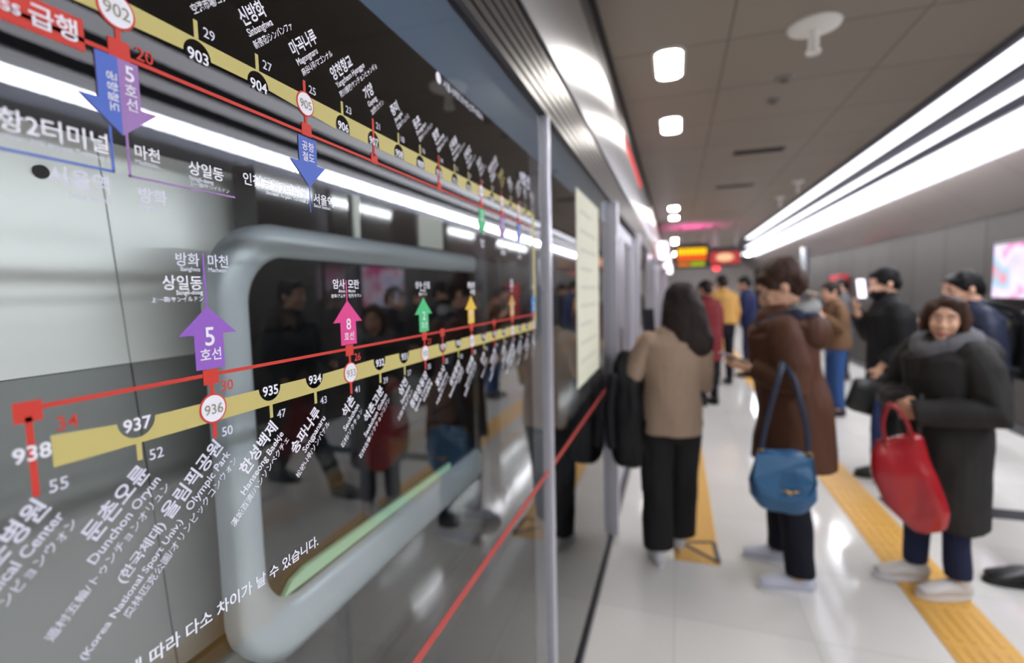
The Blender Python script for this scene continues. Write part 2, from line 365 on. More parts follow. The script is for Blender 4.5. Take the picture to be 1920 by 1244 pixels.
# ------------------------------------------------------------------ train behind the glass
TX = -.75
def train():
    r = empty('train_car', (TX, 2, -1.2)); tag(r, 'pale train car standing behind the screen door glass', 'train')
    def add(name, bb, m, **kk):
        o = build(name, bb, m, r, **kk); o.matrix_parent_inverse = Matrix.Translation((-TX, -2, 1.2)); return o
    white = mat('train_white', (214, 218, 206), .32, spec=.5)
    body = mat('train_body', (246, 248, 244), .34, .12, spec=.6); low = mat('train_low_shade', (146, 148, 147), .4, .1)
    lean_x = lambda z: -.895 - (z - 1.62) * .10          # the body side leans inwards towards the roof
    for y0, y1 in ((-3.2, .5795), (.5825, .94)):
        for z0, z1, mm in ((1.492, 1.868, body), (.95, 1.4905, low)):  # greyer lower panel paints the fading light on the body as colour
            bb = bm_new(); extrude_xz(bb, [(lean_x(z0), z0), (lean_x(z1), z1), (lean_x(z1) - .06, z1), (lean_x(z0) - .06, z0)], y0, y1); add('body_panel', bb, mm)
    bb = bm_new(); box(bb, TX - .12, TX - .06, .80, 6, 1.2, 1.868); add('window_band', bb, mat('train_window_black', (14, 16, 17), .06, spec=.6))
    bb = bm_new(); box(bb, TX - .12, TX - .064, .80, 6, .3, 1.2); add('window_band', bb, mat('train_window_black', (14, 16, 17), .06, spec=.6))
    bb = bm_new(); box(bb, TX - .06, TX - .01, -3.2, .752, -.6, .95); add('lower_body', bb, mat('train_grey', (92, 92, 86), .45, .2))
    bb = bm_new(); box(bb, TX - .26, TX - .18, -3.2, 6, 1.868, 1.96); add('roof_rail', bb, mat('train_rail', (58, 64, 74), .4, .4))
    bb = bm_new(); box(bb, TX - 2.4, TX - .26, -3.2, 6, -.6, 2.3); add('car_shell', bb, mat('train_shell', (24, 25, 27), .7))
    # rounded window frame, open towards the right
    def rr(y0, z0, z1, rad, y1, n=12):
        o = [(y1, z0)]
        for i in range(n + 1):
            t = math.radians(270 - 90 * i / n); o.append((y0 + rad + rad * math.cos(t), z0 + rad + rad * math.sin(t)))
        for i in range(n + 1):
            t = math.radians(180 - 90 * i / n); o.append((y0 + rad + rad * math.cos(t), z1 - rad + rad * math.sin(t)))
        return o + [(y1, z1)]
    o1 = rr(.628, .872, 1.738, .14, 1.742); o2 = rr(.694, .985, 1.676, .095, 1.742)
    bb = bm_new(); n = len(o1); K = []
    for oo, x in ((o1, TX - .02), (o1, TX + .012), ([((a[0] * .8 + c[0] * .2), (a[1] * .8 + c[1] * .2)) for a, c in zip(o1, o2)], TX + .024), ([((a[0] * .2 + c[0] * .8), (a[1] * .2 + c[1] * .8)) for a, c in zip(o1, o2)], TX + .024), (o2, TX + .014), (o2, TX - .02)):
        K.append([bb.verts.new((x, yy, zz)) for yy, zz in oo])
    for a, c in zip(K, K[1:]):
        for i in range(n - 1): bb.faces.new((a[i], a[i + 1], c[i + 1], c[i]))
    for e in (0, n - 1): bb.faces.new([q[e] for q in K])
    add('window_frame', bb, mat('train_frame', (188, 198, 204), .4, .2), smooth=True)
    bb = bm_new(); prism_yz(bb, o2, TX - .003, TX + .002); add('window_pane', bb, mat('train_window_black', (14, 16, 17), .06, spec=.6))
    bb = bm_new(); prism_yz(bb, [(.735, 1.0), (1.50, .992), (1.50, 1.012), (.80, 1.03), (.76, 1.022)], TX + .002, TX + .012); add('sill_strip', bb, mat('pale_green_edge', (170, 214, 182), .35))
    bb = bm_new(); cyl(bb, (lean_x(1.795) - .004, .495, 1.795), (lean_x(1.795) + .005, .495, 1.795), .010, n=20); add('door_indicator', bb, m_black)
    for y0, y1, z0 in ((1.035, 1.06, 1.737), (1.36, 1.52, 1.755)):
        bb = bm_new(); box(bb, TX - .06, TX - .052, y0 * 1.07, y1 * 1.07, z0, 1.86); add('white_plate', bb, white)
train()

# ------------------------------------------------------------------ route map printed on the glass
INK = {}
def ink(n, rgb): return mat('ink_' + n, rgb, .55, spec=.25)
i_white = ink('white', (236, 236, 246)); i_yel = ink('gold', (198, 186, 118)); i_red = ink('red', (206, 66, 56)); i_pur = ink('purple', (150, 100, 196))
i_pur2 = ink('lilac', (160, 124, 184)); i_blue = ink('blue', (86, 112, 196)); i_pink = ink('pink', (226, 74, 146)); i_grn = ink('green', (80, 196, 130))
i_amb = ink('amber', (232, 192, 72)); i_tan = ink('tan', (196, 152, 90)); i_sky = ink('sky', (64, 136, 206)); i_grey = ink('number_grey', (150, 144, 120)); i_pale = ink('pale_white', (214, 216, 232))
X1, X2, X3, X4 = GX + .0004, GX + .0008, GX + .0012, GX + .0016
TXT = {}
def glyphs(body, size, bold=.012):
    key = (body, bold)
    if key not in TXT:
        cu = bpy.data.curves.new('t', 'FONT'); cu.body = body; cu.size = 1; cu.offset = bold; cu.resolution_u = 3
        ob = bpy.data.objects.new('t', cu); me = bpy.data.meshes.new_from_object(ob)
        vs = [v.co.copy() for v in me.vertices]; fs = [tuple(p.vertices) for p in me.polygons]
        bpy.data.objects.remove(ob); bpy.data.curves.remove(cu); bpy.data.meshes.remove(me)
        xs = [v.x for v in vs] or [0]; TXT[key] = (vs, fs, min(xs), max(xs))
    return TXT[key]
def text(bm, body, y, z, size, x=X2, ang=0.0, align='l', bold=.012, squeeze=1.0):
    """writes body with its baseline start (or end / centre) at (y, z) on the glass"""
    vs, fs, x0, x1 = glyphs(body, size, bold)
    off = {'l': x0, 'r': x1, 'c': (x0 + x1) / 2}[align]
    ca, sa = math.cos(ang), math.sin(ang); nv = []
    for v in vs:
        u, q = (v.x - off) * size * squeeze, v.y * size
        nv.append(bm.verts.new((x, y + u * ca - q * sa, z + u * sa + q * ca)))
    for f in fs:
        try: bm.faces.new([nv[i] for i in f])
        except ValueError: pass
def rect(bm, y0, y1, z0, z1, x=X1): prism_yz(bm, [(y0, z0), (y1, z0), (y1, z1), (y0, z1)], x - .0003, x)
def disc(bm, y, z, r, x, n=36): prism_yz(bm, [(y + r * math.cos(2 * math.pi * i / n), z + r * math.sin(2 * math.pi * i / n)) for i in range(n)], x - .0003, x)
ZU, ZL, HB = 1.8073, 1.5023, .0107
YU = lambda n: .2635 + (n - 902) * .06372
YL = lambda n: .190 + (938 - n) * .0640
UP = {902: ('김포공항', 'Gimpo Int\'l Airport', '金浦空港'), 903: ('공항시장', 'Airport Market', '空港市場/コンハンシジャン'), 904: ('신방화', 'Sinbanghwa', '新傍花/シンバンファ'), 905: ('마곡나루', 'Magongnaru', '麻谷나루/マゴンナル'), 906: ('양천향교', 'Yangcheon Hyanggyo', '陽川鄕校/ヤンチョンヒャンギョ'), 907: ('가양', 'Gayang', '加陽/カヤン'), 908: ('증미', 'Jeungmi', '曾米/チュンミ'), 909: ('등촌', 'Deungchon', '登村/トゥンチョン'), 910: ('염창', 'Yeomchang', '鹽倉/ヨムチャン'), 911: ('신목동', 'Sinmokdong', '新木洞/シンモクトン'), 912: ('선유도', 'Seonyudo', '仙遊島/ソニュド'), 913: ('당산', 'Dangsan', '堂山/タンサン'), 914: ('국회의사당', 'National Assembly', '國會議事堂'), 915: ('여의도', 'Yeouido', '汝矣島/ヨイド'), 916: ('샛강', 'Saetgang', 'セッカン'), 917: ('노량진', 'Noryangjin', '鷺梁津/ノリャンジン'), 918: ('노들', 'Nodeul', 'ノドゥル'), 919: ('흑석', 'Heukseok', '黑石/フクソク')}
LO = {938: ('중앙보훈병원', 'VHS Medical Center', '中央報勳病院/チュンアンボフンビョンウォン'), 937: ('둔촌오륜', 'Dunchon Oryun', '遁村五輪/トゥンチョンオリュン'), 936: ('올림픽공원', 'Olympic Park', '奧林匹克公園/オリンピックコンウォン'), 935: ('한성백제', 'Hanseong Baekje', '漢城百濟/ハンソンペクチェ'), 934: ('송파나루', 'Songpanaru', '松坡나루/ソンパナル'), 933: ('석촌', 'Seokchon', '石村/ソクチョン'), 932: ('석촌고분', 'Seokchon Gobun', '石村古墳/ソクチョンコブン'), 931: ('삼전', 'Samjeon', '三田/サムジョン'), 930: ('종합운동장', 'Sports Complex', '綜合運動場'), 929: ('봉은사', 'Bongeunsa', '奉恩寺/ポンウンサ'), 928: ('삼성중앙', 'Samseong Jungang', '三成中央'), 927: ('선정릉', 'Seonjeongneung', '宣靖陵/ソンジョンヌン'), 926: ('언주', 'Eonju', '彦州/オンジュ'), 925: ('신논현', 'Sinnonhyeon', '新論峴/シンノニョン'), 924: ('사평', 'Sapyeong', '砂平/サピョン'), 923: ('고속터미널', 'Express Bus Terminal', '高速巴士客運站'), 922: ('신반포', 'Sinbanpo', '新盤浦/シンバンポ'), 921: ('구반포', 'Gubanpo', '舊盤浦/クバンポ'), 920: ('동작', 'Dongjak', '銅雀/トンジャク')}
MIN = {903: 29, 904: 27, 905: 25, 906: 23, 907: 21, 908: 18, 909: 16, 910: 14, 911: 11, 912: 9, 913: 7, 914: 3, 916: 2, 917: 4, 918: 7, 919: 9, 920: 12, 921: 14, 922: 16, 923: 19, 924: 21, 925: 24, 926: 26, 927: 28, 928: 30, 929: 32, 930: 35, 931: 37, 932: 39, 933: 41, 934: 43, 935: 47, 936: 50, 937: 52, 938: 55}
EXP = (902, 905, 907, 910, 913, 915, 917, 920, 923, 925, 927, 929, 930, 933, 936, 938)
CIRC = (902, 905, 913, 915, 917, 920, 923, 927, 930, 933, 936)
def route_map():
    R = empty('subway_route_map', (GX, .75, 1.65)); tag(R, 'subway route map printed on the near glass screen, gold line with red express line', 'route map')
    inv = Matrix.Translation((-GX, -.75, -1.65))
    def add(name, bb, m, parent=None):
        me = bpy.data.meshes.new(name); bb.to_mesh(me); bb.free(); me.materials.append(m)
        o = bpy.data.objects.new(name, me); link(o, parent or R)
        if parent is None: o.matrix_parent_inverse = inv
        return o
    # gold band with open round cut-outs
    def band(bm, y0, y1, zc, sites, rad, off, top):
        s = 1 if top else -1; zi = zc - s * HB; zo = zc + s * HB; cz = zc + s * off     # cut-outs open towards zi
        def cut(y):
            e = zi
            for c in sites:
                if abs(y - c) < rad:
                    h = cz + s * math.sqrt(rad * rad - (y - c) ** 2)
                    if (h - zi) * s > 0: e = h
            return e
        ys = {y0, y1}
        for c in sites:
            for i in range(25): ys.add(c + rad * .9999 * math.cos(math.pi * i / 24))
            dy = math.sqrt(max(0, rad * rad - (zi - cz) ** 2))
            if (cz - zi) * s > 0: ys.update((c - rad, c + rad))
        ys = sorted(y for y in ys if y0 <= y <= y1)
        for ya, yb in zip(ys, ys[1:]):
            ea, eb = cut(ya), cut(yb); q = [(ya, min(ea, zo)), (yb, min(eb, zo)), (yb, max(eb, zo)), (ya, max(ea, zo))]
            if not top: q = [(ya, zo), (yb, zo), (yb, eb), (ya, ea)]
            bm.faces.new([bm.verts.new((X1, y, z)) for y, z in q])
    bb = bm_new()
    band(bb, .08, 1.36, ZU, [YU(n) for n in range(902, 920) if n not in CIRC], .0127, -.0035, True)
    band(bb, .2005, 1.36, ZL, [YL(n) for n in range(920, 938) if n not in CIRC], .0137, -.0075, False)
    rect(bb, 1.345, 1.366, ZL - HB, ZU + HB)
    add('line_band', bb, i_yel)
    bb = bm_new(); rect(bb, .2, 1.335, 1.7755, 1.7785); rect(bb, .195, 1.345, 1.5315, 1.5347); add('express_line', bb, i_red)
    for row, ns in ((UP, sorted(UP)), (LO, sorted(LO, reverse=True))):
        up = row is UP; s = 1 if up else -1
        for n in ns:
            y = YU(n) if up else YL(n); zc = ZU if up else ZL
            red = n in EXP
            # tick
            bb = bm_new()
            za, zb = (ZU + HB, ZU + .0257) if up else (ZL - .0237, ZL - HB)
            if red: za, zb = (1.7845, zb) if up else (za - .002, 1.528)
            rect(bb, y - .0019, y + .0019, za, zb, X2 if red and n not in CIRC else X1 + .0002); add('station_tick', bb, i_red if red else i_yel)
            if red:
                bb = bm_new(); zq = 1.781 if up else 1.5313
                rect(bb, y - .0074, y + .0074, zq - .0066, zq + .0066, X2); add('express_square', bb, i_red)
            if n in CIRC:
                bb = bm_new(); disc(bb, y, zc + .001, .0132, X2); o = add('station_circle', bb, i_red)
                bb = bm_new(); disc(bb, y, zc + .001, .0116, X3); q = add('circle_fill', bb, i_white, o); q.matrix_parent_inverse = o.matrix_parent_inverse.copy(); q.matrix_parent_inverse = Matrix(); 
                bb = bm_new(); text(bb, str(n), y, zc - .0038, .0125, X4, align='c', bold=.004); add('station_number', bb, i_grey)
            else:
                bb = bm_new(); text(bb, str(n), y, (zc - .0085 if up else zc - .0005) if n != 938 else zc - .002, .0135, X3, align='c', bold=.02); add('station_number', bb, i_white)
            if n in MIN:
                bb = bm_new(); text(bb, str(MIN[n]), y + .0068, (ZU + .0155) if up else (ZL - .0265), .0118, X2, bold=.008); add('minutes_number', bb, i_pale)
            kr, en, cj = row[n]; A = math.radians(40); ca, sa = math.cos(A), math.sin(A)
            bb = bm_new()
            if up:
                yb, zb2 = y - .0135, ZU + .0455
                for t, d, sz, bo in ((kr, 0, .0155, .022), (en, .0098, .0092, .014), (cj, .0200, .0078, .010)):
                    text(bb, t, yb + d * sa + .0 * ca, zb2 - d * ca, sz, X2, A, 'l', bo, .92 if t == kr else .95)
            else:
                yb, zb2 = y + .0065, ZL - .0355
                for t, d, sz, bo in ((kr, 0, .0160, .022), (en, .0118, .0105, .014), (cj, .0222, .0082, .008)):
                    text(bb, t, yb + d * sa, zb2 - d * ca, sz, X2, A, 'r', bo, .95)
                if n == 936:
                    L1 = Vector((yb - .0725 * ca, zb2 - .0725 * sa))
                    text(bb, '(한국체대)', L1.x, L1.y, .0105, X2, A, 'r', .02)
                    e = Vector((yb + .0118 * sa - .064 * ca, zb2 - .0118 * ca - .064 * sa)); text(bb, '(Korea National Sport Univ.)', e.x, e.y, .0085, X2, A, 'r', .016)
            add('station_name', bb, i_yel if n == 915 else (i_white if (n < 936 or n > 938) else i_pale))
    def arrow(y, zb, zs, zt, sw, hw, m, body, col2=None, lines=()):
        bb = bm_new()
        prism_yz(bb, [(y - sw, zb), (y + sw, zb), (y + sw, zs), (y + hw, zs), (y, zt), (y - hw, zs), (y - sw, zs)], X2 - .0003, X2)
        o = add('transfer_arrow', bb, m)
        if col2:
            bb = bm_new(); prism_yz(bb, [(y - sw, zb), (y, zb), (y, zt), (y - hw, zs), (y - sw, zs)], X2, X2 + .0002); add('arrow_half', bb, col2, o)
        bb = bm_new()
        for t, yy, zz, sz, an in body: text(bb, t, yy, zz, sz, X3 + .0001, an, 'c', .012)
        add('arrow_text', bb, i_white, o)
        return o
    # lower row arrows
    arrow(YL(936) + .0008, 1.5385, 1.5685, 1.5925, .0140, .0280, i_pur, [('5', .319, 1.5590, .0225, 0), ('호선', .319, 1.5465, .0118, 0)])
    for n, m, t in ((933, i_pink, '8'), (930, i_grn, '2'), (923, i_tan, '3'), (920, i_sky, '4')):
        arrow(YL(n), 1.5385, 1.5665, 1.5930, .0150, .0280, m, [(t, YL(n), 1.5575, .0190, 0), ('호선', YL(n), 1.5450, .0110, 0)])
    arrow(YL(927), 1.5385, 1.5665, 1.5930, .0150, .0280, i_amb, [('분당', YL(927), 1.5560, .0110, 0), ('선', YL(927), 1.5440, .0110, 0)])
    # upper row arrows
    arrow(.2612, 1.7745, 1.7420, 1.7195, .0146, .0272, i_pur2, [('5', .2690, 1.7605, .0155, 0), ('호', .2690, 1.7500, .0100, 0), ('선', .2690, 1.7400, .0100, 0), ('공항철도', .2535, 1.7490, .0078, -math.pi / 2)], i_blue)
    arrow(YU(905), 1.7725, 1.7448, 1.7197, .0138, .0272, i_blue, [('공항', YU(905), 1.7590, .0105, 0), ('철도', YU(905), 1.7475, .0105, 0)])
    for n, m, t in ((913, i_grn, '2'), (915, i_pur2, '5'), (917, i_blue, '1')):
        arrow(YU(n), 1.7725, 1.7448, 1.7197, .0138, .0260, m, [(t, YU(n), 1.7580, .0150, 0), ('호선', YU(n), 1.7470, .0100, 0)])
    def words(items, m=i_white, name='direction_text', bold=.016):
        bb = bm_new()
        for t, y, z, sz, al in items: text(bb, t, y, z, sz, X2, 0, al, bold)
        add(name, bb, m)
    bb = bm_new(); rect(bb, .2520, .2538, 1.6920, 1.724); rect(bb, .10, .2538, 1.6912, 1.6930); add('branch_line', bb, i_blue)
    bb = bm_new(); rect(bb, .2632, .2650, 1.6905, 1.724); rect(bb, .2632, .3560, 1.6905, 1.6920); add('branch_line', bb, i_pur2)
    words([('인천공항2터미널', .2507, 1.7045, .0150, 'r')]); words([('Incheon Int\'l Airport Terminal 2', .2507, 1.6985, .0048, 'r')], i_pale)
    words([('서울역', .2490, 1.6765, .0140, 'r'), ('Seoul Station', .2490, 1.6690, .0050, 'r')], i_pale)
    words([('마천', .2685, 1.7065, .0112, 'l')]); words([('Macheon', .2685, 1.7015, .0048, 'l')], i_pale)
    words([('상일동', .3110, 1.7040, .0124, 'l')]); words([('Sangil-dong', .3110, 1.6985, .0050, 'l'), ('上一洞/サンイルドン', .3110, 1.6940, .0042, 'l')], i_pale)
    words([('방화', .2690, 1.6745, .0125, 'l'), ('Banghwa', .2690, 1.6690, .0048, 'l')], i_pale)
    words([('인천공항2터미널', YU(905) - .004, 1.7065, .0125, 'r'), ('Incheon Airport Terminal 2', YU(905) - .004, 1.7010, .0052, 'r'), ('서울역', YU(905) + .005, 1.7040, .0125, 'l'), ('Seoul Station', YU(905) + .005, 1.6990, .0052, 'l')])
    bb = bm_new(); rect(bb, YU(905) - .0007, YU(905) + .0007, 1.692, 1.7205); add('branch_line', bb, i_blue)
    words([('당산', YU(913), 1.6990, .013, 'c'), ('Dangsan', YU(913), 1.6935, .0055, 'c')]); words([('방화', YU(915), 1.7000, .012, 'c'), ('상일동', YU(915), 1.6860, .012, 'c')]); words([('인천', YU(917), 1.6990, .012, 'c'), ('소요산', YU(917), 1.6840, .012, 'c')])
    # above the lower arrows
    y = YL(936) + .0008
    bb = bm_new(); rect(bb, y - .0009, y + .0009, 1.592, 1.638); add('branch_line', bb, i_pur)
    words([('방화', y - .004, 1.6275, .0120, 'r'), ('Banghwa', y - .004, 1.6225, .0050, 'r'), ('마천', y + .004, 1.6275, .0120, 'l'), ('Macheon', y + .004, 1.6225, .0050, 'l')], i_pale)
    words([('상일동', y - .003, 1.6080, .0128, 'r'), ('Sangil-dong', y - .003, 1.6030, .0052, 'r'), ('上一洞/サンイルドン', y - .003, 1.5975, .0048, 'r')])
    y = YL(933)
    bb = bm_new(); rect(bb, y - .0008, y + .0008, 1.592, 1.618); add('branch_line', bb, i_pink)
    words([('암사', y - .003, 1.6085, .0125, 'r'), ('모란', y + .003, 1.6085, .0125, 'l'), ('Amsa', y - .003, 1.6030, .0055, 'r'), ('Moran', y + .003, 1.6030, .0055, 'l'), ('岩寺/アムサ', y - .003, 1.5970, .0050, 'r'), ('牡丹/モラン', y + .003, 1.5970, .0050, 'l')])
    words([('성수', YL(930) - .002, 1.6085, .0125, 'r'), ('신림', YL(930) + .002, 1.6085, .0125, 'l'), ('Seongsu', YL(930), 1.6030, .0058, 'c'), ('聖水/ソンス', YL(930), 1.5970, .0050, 'c')])
    words([('왕십리', YL(927) + .004, 1.6090, .0130, 'c'), ('수원', YL(927) + .010, 1.5960, .0130, 'c')], bold=.03); words([('오금', YL(923), 1.620, .013, 'c'), ('대화', YL(923), 1.608, .013, 'c'), ('Ogeum', YL(923), 1.600, .006, 'c')]); words([('당고개', YL(920), 1.606, .012, 'c')])
    # express minutes in red
    for t, y, z in (('20', .2752, 1.7795), ('34', .2040, 1.5150), ('30', YL(936) + .009, 1.5165), ('26', YL(933) + .009, 1.5165), ('23', YL(930) + .009, 1.5165)):
        bb = bm_new(); text(bb, t, y, z, .0135, X2, 0, 'l', .008); add('express_minutes', bb, i_red)
    # banner
    bb = bm_new(); rect(bb, .06, .2412, 1.7693, 1.7905); o = add('express_banner', bb, i_red)
    bb = bm_new(); text(bb, '급행', .2372, 1.7745, .0155, X2, 0, 'r', .016); text(bb, 'Express', .2065, 1.7755, .0130, X2, 0, 'r', .01); add('banner_text', bb, i_white, o)
    words([('※ 소요시간은 역별 승하차 시간에 따라 다소 차이가 날 수 있습니다.', .4370, 1.3178, .0140, 'r')], i_white, 'notice_text', .016)
    bb = bm_new(); disc(bb, .783, 1.9635, .0095, X2); add('operator_mark', bb, i_white)
    words([('서울시메트로9호선주식회사', .80, 1.9555, .0160, 'l')], i_pale, 'operator_text', .012)
    words([('9호선', 1.235, 1.880, .040, 'l')], i_pale, 'line_title', .03)
route_map()
b = bm_new(); prism_yz(b, [(-.70, 1.012), (1.484, 1.012), (1.484, 1.030), (-.70, 1.030)], GX, GX + .0005)
tag(build('warning_stripe', b, mat('stripe_red', (184, 66, 60), .5)), 'red stripe sticker along the near glass screen at waist height', 'sticker')
b = bm_new(); prism_yz(b, [(1.511, 1.012), (3.05, 1.012), (3.05, 1.030), (1.511, 1.030)], GX, GX + .0005)
tag(build('warning_stripe', b, MATS['stripe_red']), 'red stripe sticker on the second glass pane behind the poster', 'sticker')
r = empty('notice_poster', (GX, 2.28, 1.2)); tag(r, 'pale cream paper notice taped to the second glass pane', 'poster')
b = bm_new(); box(b, GX + .0006, GX + .002, 1.985, 2.58, 1.19, 2.012); o = build('paper_sheet', b, mat('paper_cream', (226, 226, 204), .7, var=.06, scale=8), r); o.matrix_parent_inverse = Matrix.Translation((-GX, -2.28, -1.2))
for i in range(9):
    b = bm_new(); z = 1.93 - i * .08; rect(b, 2.06, 2.06 + (.44 if i % 3 else .3), z - .008, z + .008, GX + .0026)
    o = build('print_line', b, mat('print_grey', (206, 207, 190), .7), r); o.matrix_parent_inverse = Matrix.Translation((-GX, -2.28, -1.2))

# ------------------------------------------------------------------ ceiling fittings
def sprinkler(x, y, label, rad=.1, stem=.11, name='ceiling_speaker'):
    r = empty(name, (x, y, 2.98)); tag(r, label, 'ceiling fitting')
    wm = mat('fitting_white', (242, 240, 236), .45)
    bb = bm_new(); tube(bb, [(0, 0, 0), (0, 0, -.012), (0, 0, -.03)], [rad, rad * .95, rad * .5], n=28, flat0=True, flat1=True); build('dome', bb, wm, r, smooth=True)
    bb = bm_new(); cyl(bb, (0, 0, -.03), (0, 0, -.03 - stem), rad * .2); cyl(bb, (0, 0, -.03 - stem), (0, 0, -.045 - stem), rad * .28); build('stem', bb, wm, r)
sprinkler(.69, 3.12, 'large round white ceiling fitting with a short stem, nearest the viewpoint', .13, .1)
sprinkler(1.53, 7.55, 'small white sprinkler head under the ceiling beside the light trough, nearer one', .07, .10, 'sprinkler_head')
sprinkler(1.535, 8.77, 'small white sprinkler head under the ceiling beside the light trough, farther one', .07, .10, 'sprinkler_head')
def button(x, y, label, rad=.055):
    r = empty('ceiling_detector', (x, y, 2.98)); tag(r, label, 'ceiling fitting')
    bb = bm_new(); cyl(bb, (0, 0, 0), (0, 0, -.018), rad, rad * .8, 24); build('base', bb, mat('detector_grey', (128, 122, 116), .5), r)
    bb = bm_new(); cyl(bb, (0, 0, -.018), (0, 0, -.026), rad * .5, rad * .35, 20); build('sensor', bb, mat('detector_dark', (70, 66, 62), .5), r)
button(.675, 3.81, 'nearer of two small round dark fittings on the ceiling', .06); button(.679, 4.22, 'farther of two small round dark fittings on the ceiling', .05)
def vent(x, y, label):
    r = empty('air_vent', (x, y, 2.98)); tag(r, label, 'vent')
    bb = bm_new()
    for a, c, d, e in ((-.24, .24, -.075, -.06), (-.24, .24, .06, .075), (-.24, -.225, -.06, .06), (.225, .24, -.06, .06)): box(bb, a, c, d, e, -.008, .0)
    build('frame', bb, mat('vent_frame', (70, 66, 62), .5), r)
    bb = bm_new(); box(bb, -.225, .225, -.06, .06, -.002, 0); build('backing', bb, mat('vent_dark', (26, 24, 23), .8), r)
    for i in range(4):
        bb = bm_new(); yy = -.042 + i * .028; box(bb, -.225, .225, yy - .004, yy + .004, -.007, -.002); build('slat', bb, mat('vent_slat', (40, 37, 35), .6), r)
vent(.79, 5.7, 'dark slotted air vent in the ceiling, the nearer one'); vent(.75, 7.52, 'dark slotted air vent in the ceiling, the farther one')

# ------------------------------------------------------------------ signs down the platform
def led_board():
    r = empty('led_display_board', (.33, 12, 2.98)); tag(r, 'hanging departure board with glowing yellow and orange text rows', 'display board')
    bb = bm_new(); box(bb, -.36, .36, -.06, .06, -.94, -.44); build('board_case', bb, mat('board_case', (20, 20, 20), .5), r, bevel=.01)
    for z0, z1, x0, x1, cc, st, nm in ((-.64, -.49, -.31, .31, (255, 190, 12), 1.15, 'amber'), (-.76, -.66, -.31, .31, (255, 92, 20), 1.05, 'orange'), (-.90, -.79, -.31, -.05, (255, 140, 24), 1.05, 'gold'), (-.90, -.79, -.03, .28, (190, 210, 20), .9, 'lime')):
        bb = bm_new(); w_ = (x1 - x0) / 8
        for i in range(8):
            x = x0 + i * w_; box(bb, x + .008, x + w_ - .008, -.066, -.06, z0 + .01, z1 - .06); box(bb, x + .012, x + w_ * .55, -.066, -.06, z1 - .05, z1 - .01); box(bb, x + w_ * .66, x + w_ - .008, -.066, -.06, z1 - .055, z1)
        build('text_row', bb, emit('led_' + nm, cc, st), r)
    bb = bm_new(); box(bb, -.34, .34, -.05, .05, -.44, -.425); build('added_uplight', bb, emit('glow_magenta_top', (255, 70, 180), 40), r)  # added pink uplight, out of sight from below, to tint the ceiling
    bb = bm_new(); box(bb, -.36, .36, -.062, -.05, -.45, -.385); build('uplight_shield', bb, MATS['board_case'], r)  # added front edge that hides the pink uplight
    for x in (-.25, .25):
        bb = bm_new(); cyl(bb, (x, 0, -.425), (x, 0, 0), .014); build('hanger', bb, m_steel_dark, r)
led_board()
def hung_sign(name, x, y, wd, z0, z1, m1, label, inner=None):
    r = empty(name, (x, y, 2.98)); tag(r, label, 'sign')
    bb = bm_new(); box(bb, -wd, wd, -.06, .06, z0, z1); build('sign_case', bb, mat('sign_case', (44, 40, 42), .5), r, bevel=.01)
    bb = bm_new(); box(bb, -wd + .03, wd - .03, -.066, -.06, z0 + .06, z1 - .1); build('lit_face', bb, m1, r)
    if inner:
        bb = bm_new(); n = 20; vs = [bb.verts.new((wd * .55 * math.cos(2 * math.pi * i / n), -.068, (z0 + z1) / 2 - .01 + .09 * math.sin(2 * math.pi * i / n))) for i in range(n)]; bb.faces.new(vs); build('pale_oval', bb, inner, r)
    for xx in (-wd * .7, wd * .7):
        bb = bm_new(); cyl(bb, (xx, 0, z1), (xx, 0, 0), .014); build('hanger', bb, m_steel_dark, r)
hung_sign('platform_sign', 1.02, 12, .33, -.93, -.50, emit('sign_red', (190, 70, 70), .55), 'hanging dark sign with a red face and pale oval, right of the departure board', emit('sign_cream', (230, 180, 140), .75))
r = empty('red_signal_lamp', (.88, 12.4, 2.05)); tag(r, 'small round red signal lamp below the hanging signs', 'lamp')
b = bm_new(); ell(b, (0, 0, 0), (.075, .075, .075)); build('lens', b, emit('glow_red', (255, 60, 70), 2.2), r, smooth=True)
b = bm_new(); cyl(b, (0, 0, .07), (0, 0, .93), .014); build('hanger', b, m_steel_dark, r)
pk = emit('sign_pinkwhite', (255, 226, 250), 2.4); wh = emit('sign_white', (240, 240, 255), 2.6)
header_box(11.2, 'door_header_sign', pk, 'first pinkish white lit sign box on the header above the screen doors')
header_box(16.6, 'door_header_sign', pk, 'second pinkish white lit sign box farther along the header')
header_box(22.5, 'door_header_sign', wh, 'white lit sign box at the far end of the header')
b = bm_new(); box(b, GX + .034, GX + .040, 3.55, 5.3, 2.62, 2.67); tag(build('header_red_streak', b, emit('glow_strip_red', (226, 80, 84), .8)), 'thin glowing red strip imitating a reflection on the steel header past the first door', 'indicator')  # emissive bar painting a red reflection on the steel

